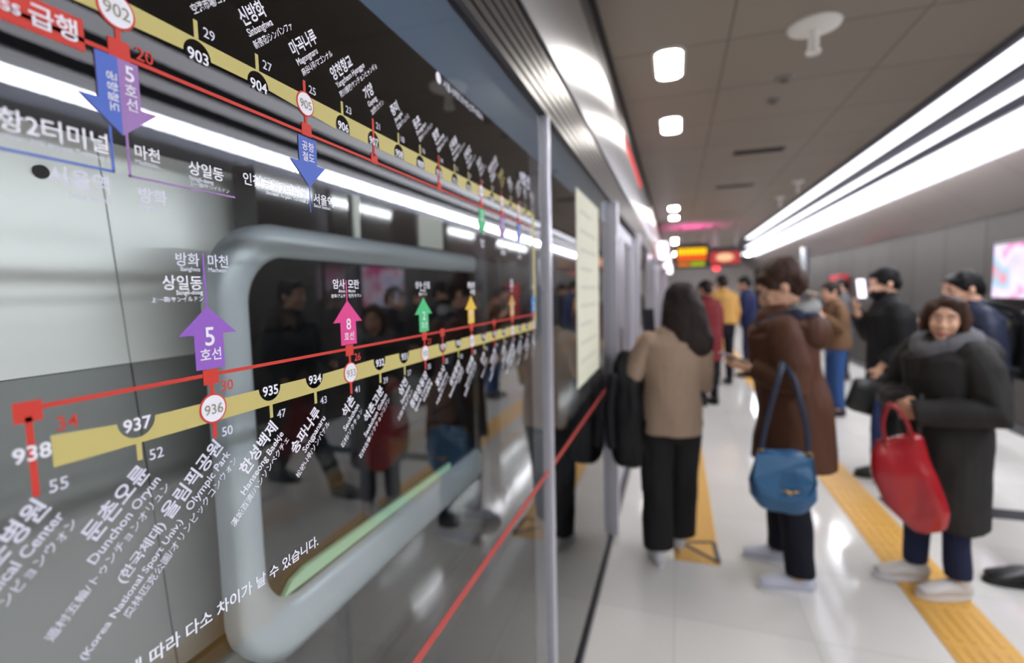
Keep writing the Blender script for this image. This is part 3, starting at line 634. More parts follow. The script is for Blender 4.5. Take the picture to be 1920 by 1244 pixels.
# display on the right wall
def tv():
    r = empty('wall_display', (RX, 6.33, 1.42)); tag(r, 'lit pink and white advertising screen on the right wall', 'screen')
    bb = bm_new(); box(bb, -.07, 0, -.58, .58, -.03, .60); build('bezel', bb, mat('bezel', (30, 28, 32), .4), r, bevel=.008)
    m = bpy.data.materials.new('advert_picture'); m.use_nodes = True; nt = m.node_tree; N = nt.nodes; L = nt.links; N.remove(N['Principled BSDF'])
    tc = N.new('ShaderNodeTexCoord'); ns = N.new('ShaderNodeTexNoise'); ns.inputs['Scale'].default_value = 2.4; ns.inputs['Detail'].default_value = 1.5
    L.new(tc.outputs['Object'], ns.inputs['Vector'])
    rp = N.new('ShaderNodeValToRGB'); e = rp.color_ramp.elements
    e[0].position = .33; e[0].color = (*lin((236, 96, 170)), 1); e[1].position = .45; e[1].color = (*lin((244, 226, 246)), 1)
    for p_, c_ in ((.56, (214, 206, 250)), (.62, (150, 210, 226)), (.7, (240, 150, 170))):
        q = e.new(p_); q.color = (*lin(c_), 1)
    L.new(ns.outputs['Fac'], rp.inputs[0]); em = N.new('ShaderNodeEmission'); em.inputs[1].default_value = .72
    L.new(rp.outputs[0], em.inputs[0]); L.new(em.outputs[0], N['Material Output'].inputs[0])
    bb = bm_new(); box(bb, -.073, -.07, -.55, .55, 0, .57); build('screen', bb, m, r)
tv()
def wall_box():
    r = empty('fire_hydrant_box', (RX - .03, 12.2, .9)); tag(r, 'red cabinet on the right wall behind the crowd', 'cabinet')
    bb = bm_new(); box(bb, -.16, 0, -.35, .35, 0, .9); build('cabinet_body', bb, mat('cabinet_red', (176, 44, 50), .4), r, bevel=.01)
    bb = bm_new(); box(bb, -.165, -.16, -.3, .3, .05, .85); build('cabinet_door', bb, mat('cabinet_red2', (190, 52, 56), .4), r)
    bb = bm_new(); box(bb, -.185, -.165, .2, .24, .4, .52); build('handle', bb, m_steel, r)
wall_box()
b = bm_new(); tube(b, [(0, 0, 0), (0, 0, 2.5)], [.09, .09], n=28, flat0=True, flat1=True); o = build('column', b, mat('column_pale', (66, 66, 70), .35), None, smooth=True); o.location = (2.95, 13.6, 0); tag(o, 'slim pale round column by the far right wall', 'column')

# ------------------------------------------------------------------ people
V = Vector
def rot(yaw=0, pitch=0, roll=0):
    """head turn: yaw to own left, pitch down, roll to own right"""
    return Matrix.Rotation(math.radians(yaw), 3, 'Z') @ Matrix.Rotation(math.radians(-pitch), 3, 'X') @ Matrix.Rotation(math.radians(roll), 3, 'Y')
def add_head(bm, c, M, s):
    P = lambda x, y, z: c + M @ V((x, y, z)) * s
    ell(bm, P(0, -.012, .028), (.076 * s, .094 * s, .088 * s), M, 24, 16)
    tube(bm, [P(0, .018, .04), P(0, .024, -.02), P(0, .032, -.07), P(0, .042, -.105)], [(.066 * s, .068 * s), (.066 * s, .068 * s), (.054 * s, .056 * s), (.028 * s, .030 * s)], M @ V((0, 1, 0)), 20)
    ell(bm, P(0, .070, -.100), (.022 * s, .020 * s, .017 * s), M)                       # chin
    tube(bm, [P(0, .088, .016), P(0, .103, -.012), P(0, .112, -.034)], [.008 * s, .011 * s, .0145 * s], M @ V((1, 0, 0)), 10)  # nose
    for q in (-1, 1):
        ell(bm, P(.013 * q, .098, -.037), (.010 * s, .012 * s, .008 * s), M)            # nostril wing
        ell(bm, P(.036 * q, .074, -.028), (.026 * s, .020 * s, .022 * s), M)            # cheek
        ell(bm, P(.030 * q, .082, .028), (.028 * s, .012 * s, .009 * s), M)             # brow
        ell(bm, P(.077 * q, -.012, -.012), (.010 * s, .020 * s, .032 * s), M)           # ear
    ell(bm, P(0, .090, -.070), (.026 * s, .011 * s, .012 * s), M)                       # mouth mound
def add_face(root, c, M, s, mouth=True):
    P = lambda x, y, z: c + M @ V((x, y, z)) * s
    for q in (-1, 1):
        bb = bm_new(); ell(bb, P(.031 * q, .084, .006), (.0130 * s, .0085 * s, .0048 * s), M, 14, 10); e = build('eye', bb, mat('eye_white', (220, 216, 210), .3), root, smooth=True)
        bb = bm_new(); ell(bb, P(.031 * q, .091, .006), (.0058 * s, .004 * s, .0046 * s), M, 12, 8); build('iris', bb, mat('iris', (30, 22, 18), .2), e, smooth=True)
        bb = bm_new(); tube(bb, [P(.014 * q, .096, .028), P(.032 * q, .095, .034), P(.052 * q, .080, .028)], [.0035 * s, .0042 * s, .002 * s], (0, 0, 1), 8); build('eyebrow', bb, mat('brow', (52, 40, 34), .8), root, smooth=True)
    if mouth:
        bb = bm_new(); tube(bb, [P(-.024, .092, -.070), P(-.010, .101, -.067), P(.010, .101, -.067), P(.024, .092, -.070)], [.003 * s, .006 * s, .006 * s, .003 * s], (0, 0, 1), 8)
        tube(bb, [P(-.020, .092, -.077), P(0, .101, -.079), P(.020, .092, -.077)], [.003 * s, .0068 * s, .003 * s], (0, 0, 1), 8); build('lips', bb, mat('lips', (168, 96, 90), .45), root, smooth=True)
def add_hand(bm, w, d, n, side, s=1.0, curl=(18, 26, 24), spread=1.0):
    """w wrist, d finger direction, n palm-facing direction, side: thumb along side * (d x n)"""
    d = V(d).normalized(); n = V(n); n = (n - d * n.dot(d)).normalized(); u = d.cross(n) * side
    tube(bm, [w - d * .02 * s, w + d * .02 * s, w + d * .055 * s, w + d * .088 * s], [(.024 * s, .020 * s), (.030 * s, .017 * s), (.038 * s, .0150 * s), (.038 * s, .012 * s)], n, 14)
    for k, (o, L) in enumerate(((.029, .068), (.010, .078), (-.009, .072), (-.028, .056))):
        p = w + d * .085 * s + u * o * s * spread; a = math.radians(curl[0] + 4 * k); pts = [p - d * .012 * s, p]
        for q, fr in enumerate((.45, .31, .24)):
            dr_ = d * math.cos(a) + n * math.sin(a); p = p + dr_ * L * fr * s; pts.append(p.copy()); a += math.radians(curl[min(q + 1, 2)])
        tube(bm, pts, [.0092 * s, .0092 * s, .0085 * s, .0078 * s, .0066 * s], u, 10)
    b0 = w + d * .025 * s + u * .026 * s
    t1 = (u * .75 + d * .62 + n * .30).normalized(); t2 = (u * .25 + d * .85 + n * .45).normalized()
    tube(bm, [b0 - t1 * .012 * s, b0, b0 + t1 * .034 * s, b0 + t1 * .034 * s + t2 * .028 * s], [.0125 * s, .0125 * s, .0105 * s, .0082 * s], n, 10)
def shoe(root, pos, yaw, s, upper, sole, slim=1.0, name='shoe'):
    M = Matrix.Rotation(yaw, 3, 'Z'); P = lambda x, y, z: V(pos) + M @ V((x, y, z)) * s
    bb = bm_new(); f = M @ V((0, 0, 1))
    tube(bb, [P(0, -.062, .052), P(0, -.02, .056), P(0, .05, .052), P(0, .11, .042), P(0, .158, .034)], [(.034 * s * slim, .046 * s), (.038 * s * slim, .048 * s), (.041 * s * slim, .042 * s), (.046 * s * slim, .032 * s), (.038 * s * slim, .024 * s)], f, 18)
    tube(bb, [P(0, -.03, .06), P(0, -.035, .12)], [(.038 * s, .046 * s), (.037 * s, .043 * s)], (0, 1, 0), 16)
    for v in bb.verts: v.co.z = max(v.co.z, .016)
    o = build(name, bb, upper, root, smooth=True)
    bb = bm_new(); n = 26; vs = []
    for zz, e in ((0, .0), (.024, .003)):
        rg = []
        for i in range(n):
            t = 2 * math.pi * i / n; y = .050 + .134 * math.sin(t); wd = (.040 + .010 * math.sin(t)) * math.cos(t) * slim
            p = P(wd * (1 + e * 10), y + (.003 if y > .05 else -.003), 0); p.z = zz; rg.append(bb.verts.new(p))
        vs.append(rg)
    bb.faces.new(vs[0][::-1]); bb.faces.new(vs[1])
    for i in range(n): bb.faces.new((vs[0][i], vs[0][(i + 1) % n], vs[1][(i + 1) % n], vs[1][i]))
    build('sole', bb, sole, o)
    return o

SKIN = mat('skin', (214, 168, 142), .5, spec=.3)
def person(label, loc, yaw, H, coat, trousers, shoes, hair=None, lean=0.0, head=None, hy=(0, 0, 0), arms=None, feet=None, face=False,
           voxel=.007, group=None, seed=0.0, extra=None, sole=None, hand_curl=(18, 26, 24), skin=None):
    s = H / 1.70; root = empty('person', loc, math.radians(yaw)); tag(root, label, 'person', group)
    skin = skin or SKIN
    spine = lambda z: V((0, lean * max(0.0, (z - .95)) / .5, 0))
    T = lambda x, y, z: (V((x, y, z)) + spine(z)) * s
    hc = V(head) * s if head else T(0, .02, 1.588)
    M = rot(*hy)
    A = {'L': ((-.205, .01, 1.12), (-.20, .10, .90)), 'R': ((.205, .01, 1.12), (.20, .10, .90))}
    A.update(arms or {})
    F = {'L': (-.10, 0, 0), 'R': (.10, 0, 0)}; F.update(feet or {})
    bb = bm_new()
    tube(bb, [T(0, 0, .86), T(0, 0, .95), T(0, .0, 1.08), T(0, 0, 1.25), T(0, -.01, 1.38), T(0, -.015, 1.44)], [(v[0] * s, v[1] * s) for v in ((.13, .09), (.145, .10), (.12, .085), (.14, .098), (.135, .08), (.07, .06))])
    tube(bb, [T(0, -.018, 1.42), T(0, -.005, 1.49), hc + M @ V((0, -.02, -.06)) * s], [(.056 * s, .058 * s), (.051 * s, .054 * s), (.052 * s, .058 * s)])
    add_head(bb, hc, M, s)
    J = {}
    for k, q in (('L', -1), ('R', 1)):
        sh = T(.165 * q, -.01, 1.385); el = V(A[k][0]) * s; wr = V(A[k][1]) * s; J[k] = (sh, el, wr)
        tube(bb, [sh, sh.lerp(el, .5), el, el.lerp(wr, .4), wr], [.048 * s, .044 * s, .037 * s, .036 * s, .026 * s], (0, 0, 1))
        hd = V(A[k][2]) if len(A[k]) > 2 else (wr - el); hn = V(A[k][3]) if len(A[k]) > 3 else V((-q, 0, 0))
        dn = hd.normalized(); nn = (hn - dn * hn.dot(dn)).normalized()
        want = V(A[k][4]) if len(A[k]) > 4 else V((0, .6, .6)); sd = 1 if dn.cross(nn).dot(want) >= 0 else -1
        add_hand(bb, wr + dn * .012 * s, hd, hn, sd, s, A[k][5] if len(A[k]) > 5 else hand_curl)
        hp = V((.088 * q, 0, .90)) * s; ft = V(F[k]) * s; fy = 0 if len(F[k]) < 4 else math.radians(F[k][3]); ft = V(F[k][:3]) * s
        an = ft + V((0, -.02, .09)) * s; kn = hp.lerp(an, .47) + V((0, (F[k][4] if len(F[k]) > 4 else .025), 0)) * s; J['leg' + k] = (hp, kn, an, ft, fy)
        tube(bb, [hp, hp.lerp(kn, .5), kn, kn.lerp(an, .35), an], [.082 * s, .07 * s, .052 * s, .054 * s, .036 * s])
        tube(bb, [an, ft + (Matrix.Rotation(fy, 3, 'Z') @ V((0, .05, .05))) * s, ft + (Matrix.Rotation(fy, 3, 'Z') @ V((0, .13, .035))) * s], [.036 * s, .032 * s, .02 * s], (1, 0, 0))
    remesh('body', bb, skin, root, voxel, 3)
    # coat / top
    c = coat; bk = c.get('bulk', .02); bb = bm_new(); hem = c['hem']
    zs = [hem] + [z_ for z_ in (.86, .97, 1.10, 1.25, 1.36, 1.42) if z_ > hem + .04]
    base = {.86: (.165, .120), .97: (.165, .118), 1.10: (.148, .106), 1.25: (.162, .112), 1.36: (.170, .102), 1.42: (.110, .082)}
    rad = []
    for z_ in zs:
        wd, dp = base.get(z_, (.165, .125))
        fl = c.get('flare', 0) * max(0, (1.0 - z_)) / .4
        kk = .55 if z_ > 1.4 else 1
        rad.append(((wd + bk * kk + fl) * s, (dp + bk * kk * c.get('deep', 1.0) + fl) * s))
    tube(bb, [T(0, -.004 + c.get('back', 0), z_) for z_ in zs], rad, n=24, flat0=True)
    sr = c.get('sleeve', .058)
    for k in 'LR':
        sh, el, wr = J[k]; e2 = el.lerp(wr, c.get('cuff', .86)); off = V((0, 0, 0))
        tube(bb, [sh + V((-.03 if k == 'R' else .03, 0, .0)) * s, sh.lerp(el, .3), sh.lerp(el, .7), el, el.lerp(e2, .45), e2], [(sr + .012) * s, (sr + .006) * s, sr * s, (sr - .003) * s, (sr - .008) * s, (sr - .014) * s], (0, 0, 1), 16, flat1=True)
    if c.get('collar'):
        tube(bb, [T(0, -.012, 1.40), T(0, -.006, 1.40 + c['collar'])], [(.085 * s + .3 * bk, .082 * s + .3 * bk), (.076 * s, .080 * s)], n=20)
    if c.get('hood'):
        tube(bb, [T(-.12, -.06, 1.40), T(-.085, -.15, 1.395), T(0, -.185, 1.385), T(.085, -.15, 1.395), T(.12, -.06, 1.40)], [(.05 * s, .065 * s), (.075 * s, .07 * s), (.085 * s, .072 * s), (.075 * s, .07 * s), (.05 * s, .065 * s)], (0, 0, 1), 16)
    remesh(c.get('name', 'coat'), bb, c['mat'], root, voxel, c.get('it', 5), c.get('rough', .010), 9, .002, 38, seed)
    # trousers
    t = trousers; r0, r1, r2 = t.get('r', (.090, .068, .055)); bb = bm_new()
    tube(bb, [V((0, 0, .84)) * s, V((0, 0, .93)) * s, V((0, 0, 1.02)) * s], [(.155 * s, .112 * s), (.158 * s, .114 * s), (.138 * s, .1 * s)], n=20, flat1=True)
    for k in 'LR':
        hp, kn, an, ft, fy = J['leg' + k]; e = kn.lerp(an, t.get('len', .97))
        tube(bb, [hp, hp.lerp(kn, .5), kn, kn.lerp(e, .5), e], [r0 * s, (r0 + r1) / 2 * s, r1 * s, (r1 + r2) / 2 * s, r2 * s], (0, 1, 0), 18, flat1=True)
    remesh('trousers', bb, t['mat'], root, voxel, 4, .008, 12, .0015, 40, seed + 5, minz=.03)
    for k in 'LR':
        ft, fy = J['leg' + k][3:5]; shoe(root, ft, fy, s * (shoes[2] if len(shoes) > 2 else 1.0), shoes[0], shoes[1])
    # hair
    if hair:
        bb = bm_new(); P = lambda x, y, z: hc + M @ V((x, y, z)) * s
        R3 = lambda a, b_, c_: (a * s, b_ * s, c_ * s)
        st = hair['style']
        ell(bb, P(0, -.022, .040), R3(.085, .102, .090), M, 24, 16)
        ell(bb, P(0, -.060, -.010), R3(.076, .062, .082), M)
        if st in ('short', 'fluffy'):
            ell(bb, P(0, .036, .082), R3(.066, .046, .030), M)
            for q in (-1, 1): ell(bb, P(.070 * q, .005, .022), R3(.014, .040, .040), M)
            if st == 'fluffy':
                ell(bb, P(0, -.03, .062), R3(.098, .112, .085), M); ell(bb, P(0, -.085, .0), R3(.085, .05, .085), M); ell(bb, P(0, .036, .084), R3(.080, .046, .034), M)
        if st == 'bob':
            for q in (-1, 1): tube(bb, [P(.066 * q, .01, .07), P(.082 * q, -.008, .0), P(.084 * q, -.015, -.07)], [R3(.024, .050, 0)[:2], R3(.026, .056, 0)[:2], R3(.018, .046, 0)[:2]], M @ V((0, 1, 0)))
            ell(bb, P(0, -.075, -.035), R3(.088, .050, .088), M); ell(bb, P(-.02, .040, .090), R3(.060, .040, .024), M); ell(bb, P(.055, .040, .060), R3(.028, .034, .03), M); ell(bb, P(-.058, .036, .060), R3(.022, .030, .03), M)
        if st == 'long':
            g = hair.get('drift', (0, 0))
            tube(bb, [P(0, -.02, .07), P(g[0] * .2, -.03, -.02), P(g[0] * .5, -.045, -.12), P(g[0] * .9, -.055 + g[1], -.22), P(g[0] * 1.05, -.06 + g[1], -.27)], [R3(.098, .108, 0)[:2], R3(.122, .104, 0)[:2], R3(.138, .086, 0)[:2], R3(.146, .070, 0)[:2], R3(.134, .055, 0)[:2]], M @ V((0, 1, 0)), 24)
        remesh('hair', bb, hair['mat'], root, voxel, 3, .008, 22, .004, 75, seed + 9)
    if face: add_face(root, hc, M, s, face != 'masked')
    if extra: extra(root, s, T, hc, M)
    return root

cloth = lambda n, rgb, rough=.85, bump=.25, scale=55, var=.1, **k: mat('cloth_' + n, rgb, rough, bump=bump, scale=scale, var=var, spec=.25, **k)
h_dark = mat('hair_dark', (42, 33, 31), .6, spec=.2, bump=.5, scale=90, var=.2); h_black = mat('hair_black', (18, 17, 18), .6, spec=.2, bump=.5, scale=90, var=.2); h_brown = mat('hair_brown', (62, 42, 34), .6, spec=.2, bump=.5, scale=90, var=.2)
s_white = mat('shoe_white', (206, 206, 212), .5); s_sole = mat('sole_white', (216, 216, 218), .6); s_black = mat('shoe_black', (20, 19, 20), .35); s_dsole = mat('sole_dark', (30, 28, 28), .6)
def phone(label, loc, yaw, pitch, lit=None, size=(.074, .008, .15)):
    r = empty('smartphone', loc); r.rotation_euler = (math.radians(pitch), 0, math.radians(yaw)); tag(r, label, 'phone')
    a, b_, c_ = size
    bb = bm_new(); box(bb, -a / 2, a / 2, -b_ / 2, b_ / 2, -c_ / 2, c_ / 2); build('case', bb, mat('phone_case', (40, 40, 44), .4), r, bevel=.003)
    bb = bm_new(); box(bb, -a / 2 + .004, a / 2 - .004, -b_ / 2 - .0006, -b_ / 2, -c_ / 2 + .008, c_ / 2 - .008); build('screen', bb, lit or mat('phone_glass', (70, 74, 86), .1), r)
    return r
def sack(bb, rings, sq=.6, n=28, ref=(0, 1, 0)):
    tube(bb, [r[:3] for r in rings], [(r[3], r[4]) for r in rings], ref, n, sq)
def strap(bb, pts, wd=.012, th=.004, ref=(0, 1, 0)): tube(bb, pts, [(wd, th)] * len(pts), ref, 10)
def smoothpts(pts, k=6):
    P = [V(p) for p in pts]; P = [P[0] * 2 - P[1]] + P + [P[-1] * 2 - P[-2]]; out = []
    for i in range(1, len(P) - 2):
        for j in range(k):
            t = j / k; a, b_, c_, d = P[i - 1], P[i], P[i + 1], P[i + 2]
            out.append(.5 * ((2 * b_) + (c_ - a) * t + (2 * a - 5 * b_ + 4 * c_ - d) * t * t + (3 * b_ - a - 3 * c_ + d) * t ** 3))
    return out + [P[-2]]

# woman in the taupe sweater, seen from behind
person('person with long dark hair and taupe sweater standing at the screen door, back turned', (-.02, 2.92, 0), 10, 1.60,
       dict(mat=cloth('taupe', (160, 138, 120), bump=.35, scale=70), hem=.82, bulk=.016, name='sweater', sleeve=.056, rough=.008, collar=.03),
       dict(mat=cloth('charcoal', (34, 33, 34)), r=(.096, .094, .094)), (s_white, s_sole), dict(style='long', mat=h_dark, drift=(.055, 0)),
       head=(.052, .05, 1.585), hy=(0, 10, 4), arms={'L': ((-.262, -.02, 1.085), (-.165, .17, 1.275), (.35, .5, .8), (1, .1, 0), (0, .3, .6)), 'R': ((.21, .05, 1.10), (.03, .24, 1.25), (-.5, .3, .8), (-.3, -.6, .3))},
       feet={'L': (-.085, -.02, 0, 6), 'R': (.085, .19, 0, -6)}, seed=1)
phone('phone held up by the person in the taupe sweater', (-.165, 3.20, 1.40), -12, 14)
def draped_coat():
    r = empty('folded_coat', (-.25, 2.88, .6)); tag(r, 'black padded coat draped over the arm of the person in the taupe sweater', 'coat')
    bb = bm_new()
    sack(bb, [(-.01, 0, .02, .095, .075), (-.012, 0, .10, .108, .085), (-.015, .0, .3, .102, .082), (-.02, .01, .46, .088, .08), (-.035, .02, .56, .066, .07), (-.03, .03, .61, .045, .055)], .75)
    tube(bb, [(.03, .02, .54), (.06, .05, .42), (.075, .06, .22), (.07, .07, .08)], [(.05, .06), (.06, .06), (.055, .05), (.04, .04)])
    remesh('padded_body', bb, cloth('black_nylon', (20, 20, 23), .5, .2, 30), r, .007, 4, .016, 11, .003, 40, 3)
    bb = bm_new(); tube(bb, smoothpts([(-.09, -.06, .5), (-.11, -.07, .3), (-.10, -.075, .1)]), .028, (0, 1, 0), 12); build('sleeve', bb, cloth('black_nylon2', (26, 26, 30), .5, .2, 30), r, smooth=True)
draped_coat()
def umbrella(label, loc, L, m, tilt=(0, 0), rmax=.032, hook=True, name='closed_umbrella'):
    r = empty(name, loc); r.rotation_euler = (tilt[0], tilt[1], 0); tag(r, label, 'umbrella')
    bb = bm_new(); tube(bb, [(0, 0, .07), (0, 0, L * .3), (0, 0, L * .62), (0, 0, L * .78)], [(.010, .010), (rmax * .85, rmax * .7), (rmax, rmax * .85), (.014, .014)], n=14)
    o = remesh('canopy', bb, m, r, .004, 2, .005, 30, .002, 60, 2)
    bb = bm_new(); cyl(bb, (0, 0, 0), (0, 0, .09), .004, .006); build('tip', bb, m_steel_dark, r)
    bb = bm_new(); cyl(bb, (0, 0, L * .76), (0, 0, L * .9), .006); build('shaft', bb, m_steel_dark, r)
    bb = bm_new()
    pts = [(0, 0, L * .88), (0, 0, L * .99)] + ([(.02, 0, L * 1.03), (.05, 0, L * 1.03), (.065, 0, L * .99)] if hook else [])
    tube(bb, pts, .010, (0, 1, 0), 10); build('handle', bb, s_black, r, smooth=True)
umbrella('black closed umbrella hanging below the draped black coat', (-.158, 2.86, .265), .62, cloth('black_canopy', (18, 18, 20), .6), rmax=.036, hook=True)

# person in the long brown coat, bowed over a phone
def brown_extra(root, s, T, hc, M):
    bb = bm_new(); tube(bb, [V(p) * s for p in smoothpts([(-.075, .05, 1.44), (-.085, -.03, 1.475), (0, -.085, 1.49), (.085, -.03, 1.475), (.075, .05, 1.44), (0, .095, 1.41), (-.075, .05, 1.44)])], .036 * s, (0, 0, 1), 14)
    remesh('scarf', bb, cloth('grey_scarf', (150, 152, 150), .9, .4, 60), root, .007, 3, .008, 16, .002, 50, 4)
    R = lambda a_, b_, c_: (a_ * s, b_ * s, c_ * s)
    bb = bm_new(); ell(bb, T(0, -.135, 1.355), R(.185, .115, .105), rot(0, -12)); ell(bb, T(0, -.06, 1.40), R(.19, .11, .05))
    tube(bb, [T(-.13, -.05, 1.40), T(-.12, .05, 1.385), T(-.07, .12, 1.35)], [.05 * s, .045 * s, .03 * s]); tube(bb, [T(.13, -.05, 1.40), T(.12, .05, 1.385), T(.07, .12, 1.35)], [.05 * s, .045 * s, .03 * s])
    remesh('hood', bb, MATS['cloth_brown'], root, .007, 4, .012, 12, .002, 40, 3)
    bb = bm_new(); ell(bb, T(0, -.125, 1.448), R(.135, .098, .042), rot(0, -14))
    for q in (-1, 1): tube(bb, [T(.118 * q, -.09, 1.445), T(.122 * q, .0, 1.425), T(.10 * q, .085, 1.392)], [.040 * s, .036 * s, .024 * s])
    remesh('hood_lining', bb, cloth('navy_lining', (36, 42, 62), .8), root, .007, 3, .006, 14, .002, 50, 6)
person('person in long brown padded coat with grey scarf, head bowed over a phone', (.59, 2.91, 0), 88, 1.70,
       dict(mat=cloth('brown', (80, 50, 36), .7, .3, 26, .12), hem=.66, bulk=.048, deep=1.2, flare=.022, sleeve=.078, hood=False, collar=.02, rough=.016, back=-.005, cuff=.9),
       dict(mat=cloth('ink_navy', (22, 23, 34)), r=(.092, .076, .072)), (mat('shoe_grey', (190, 192, 206), .5), s_sole, 1.02), dict(style='fluffy', mat=h_brown), lean=.10,
       head=(0, .075, 1.592), hy=(0, 30, 0), arms={'L': ((-.235, .02, 1.12), (-.07, .205, 1.165), (.45, .9, .05), (.2, 0, 1), (-1, .2, 0), (30, 40, 30)), 'R': ((.235, .02, 1.12), (.07, .205, 1.165), (-.45, .9, .05), (-.2, 0, 1), (1, .2, 0), (30, 40, 30))},
       feet={'L': (-.13, -.02, 0, 5), 'R': (.15, .03, 0, -5)}, face=True, seed=2, extra=brown_extra)
phone('phone held flat in the hands of the person in the brown coat', (.295, 2.91, 1.215), 90, -72)
def blue_bag():
    r = empty('shoulder_bag', (.485, 2.56, .535)); tag(r, 'blue leather shoulder bag hanging from the arm of the person in the brown coat', 'bag')
    m = mat('blue_leather', (34, 84, 124), .35, bump=.25, scale=22, var=.12)
    bb = bm_new(); sack(bb, [(.0, 0, .02, .115, .045), (0, 0, .06, .142, .058), (-.004, 0, .13, .146, .058), (0, 0, .20, .130, .05), (0, 0, .255, .116, .034), (0, 0, .27, .112, .022)], .62)
    remesh('pouch', bb, m, r, .005, 4, .010, 12, .002, 30, 8)
    bb = bm_new(); prism = [(-.118, .268), (.118, .268), (.132, .16), (.10, .085), (.04, .062), (-.04, .062), (-.10, .085), (-.132, .16)]
    f1 = [bb.verts.new((x, -.060 - .008 * math.sin((.27 - z) / .21 * math.pi) + (.028 if z > .2 else 0), z)) for x, z in prism]; f0 = [bb.verts.new((v.co.x, v.co.y + .008, v.co.z)) for v in f1]
    bb.faces.new(f1); bb.faces.new(f0[::-1])
    for i in range(8): bb.faces.new((f1[i], f0[i], f0[(i + 1) % 8], f1[(i + 1) % 8]))
    build('flap', bb, mat('blue_flap', (38, 92, 134), .33, bump=.2, scale=22), r)
    bb = bm_new()
    for q in (-1, 1): tube(bb, [(0.02, -.073, .105), (.02 + .018 * q, -.074, .116), (.02 + .034 * q, -.073, .113)], [.006, .005, .003], (0, 1, 0), 8)
    tube(bb, [(.02, -.074, .112), (.02, -.074, .096)], [.006, .004], (0, 1, 0), 8); build('emblem', bb, mat('gold_trim', (186, 146, 84), .35, .8), r, smooth=True)
    st = mat('blue_strap', (24, 36, 60), .5, bump=.2)
    for pts in ([(-.098, -.01, .27), (-.075, -.012, .42), (-.045, -.015, .56), (-.02, .0, .655), (.0, .06, .70)], [(.105, -.01, .27), (.095, -.005, .40), (.068, .0, .52), (.045, .03, .62), (.0, .09, .70)]):
        bb = bm_new(); strap(bb, smoothpts(pts), .013, .004); build('strap', bb, st, r, smooth=True)
    for x in (-.098, .105):
        bb = bm_new(); tube(bb, [(x + .014 * math.cos(2 * math.pi * i / 12), -.012, .272 + .014 * math.sin(2 * math.pi * i / 12)) for i in range(13)], .0035, (0, 1, 0), 8); build('ring', bb, MATS['gold_trim'], r, smooth=True)
blue_bag()

# older woman with the red tote, looking back
def lady_extra(root, s, T, hc, M):
    bb = bm_new(); tube(bb, [V(p) * s for p in smoothpts([(-.09, .085, 1.432), (-.115, -.02, 1.462), (0, -.09, 1.48), (.115, -.02, 1.462), (.09, .085, 1.432), (0, .15, 1.395), (-.09, .085, 1.432)])], .050 * s, (0, 0, 1), 14)
    remesh('scarf', bb, cloth('slate_scarf', (98, 98, 102), .9, .4, 60), root, .007, 3, .010, 14, .002, 50, 4)
    bb = bm_new(); ell(bb, T(.03, -.15, 1.37), (.21 * s, .125 * s, .115 * s), rot(0, -10)); ell(bb, T(.12, -.04, 1.385), (.12 * s, .12 * s, .075 * s)); ell(bb, T(-.10, -.04, 1.385), (.11 * s, .11 * s, .065 * s))
    remesh('hood', bb, MATS['cloth_charcoal_coat'], root, .007, 4, .014, 11, .002, 40, 3)
    bb = bm_new(); tube(bb, [V(p) * s for p in ((-.015, .155, 1.32), (-.01, .175, 1.1), (-.01, .18, .9))], [(.012, .006)] * 3, (0, 1, 0), 10); build('zip_placket', bb, cloth('grey_zip', (96, 96, 100), .6), root, smooth=True)
person('older person with short brown hair and charcoal hooded coat looking back towards the camera', (1.30, 3.02, .007), 118, 1.525,
       dict(mat=cloth('charcoal_coat', (41, 40, 39), .75, .3, 30), hem=.42, bulk=.052, deep=1.2, flare=.008, sleeve=.084, hood=False, rough=.016, cuff=1.10),
       dict(mat=cloth('navy_jeans', (34, 40, 66)), r=(.088, .070, .062), len=.94), (mat('shoe_pale', (198, 194, 190), .5), s_sole, 1.08), dict(style='bob', mat=h_brown), lean=.03,
       head=(-.02, .055, 1.575), hy=(36, 4, -6), arms={'L': ((-.28, .03, 1.10), (-.07, .24, 1.06), (1, .25, -.15), (0, -1, .1), (0, .2, 1), (35, 45, 35)), 'R': ((.28, .03, 1.10), (.06, .25, 1.10), (-1, .25, -.2), (0, -1, 0), (0, .2, 1), (35, 45, 35))},
       feet={'L': (-.10, .0, 0, -14), 'R': (.10, .06, 0, -22)}, face=True, seed=3, extra=lady_extra)
def red_tote():
    r = empty('tote_bag', (1.12, 2.80, .42)); tag(r, 'shiny red tote bag hanging in front of the person in the charcoal coat', 'bag'); r.rotation_euler = (0, math.radians(-12), math.radians(-14))
    m = mat('red_leather', (168, 28, 38), .26, bump=.12, scale=9, var=.12, coat=.3)
    bb = bm_new(); sack(bb, [(.045, 0, .0, .070, .030), (.035, 0, .05, .096, .050), (.0, 0, .14, .128, .056), (-.01, 0, .26, .130, .050), (-.005, 0, .36, .112, .036), (.0, 0, .41, .098, .024), (0, 0, .43, .092, .018)], .62)
    remesh('pouch', bb, m, r, .005, 4, .020, 9, .002, 25, 8)
    hm = mat('red_handle', (150, 30, 38), .35)
    for y in (-.022, .022):
        bb = bm_new(); tube(bb, smoothpts([(-.055, y, .40), (-.045, y, .52), (.0, y, .60), (.045, y, .52), (.055, y, .40)]), .0085, (0, 1, 0), 10); build('handle', bb, hm, r, smooth=True)
    bb = bm_new(); tube(bb, [(-.092, -.012, .428), (0, -.016, .428), (.092, -.012, .428)], .006, (0, 0, 1), 8); build('rim', bb, hm, r, smooth=True)
red_tote()

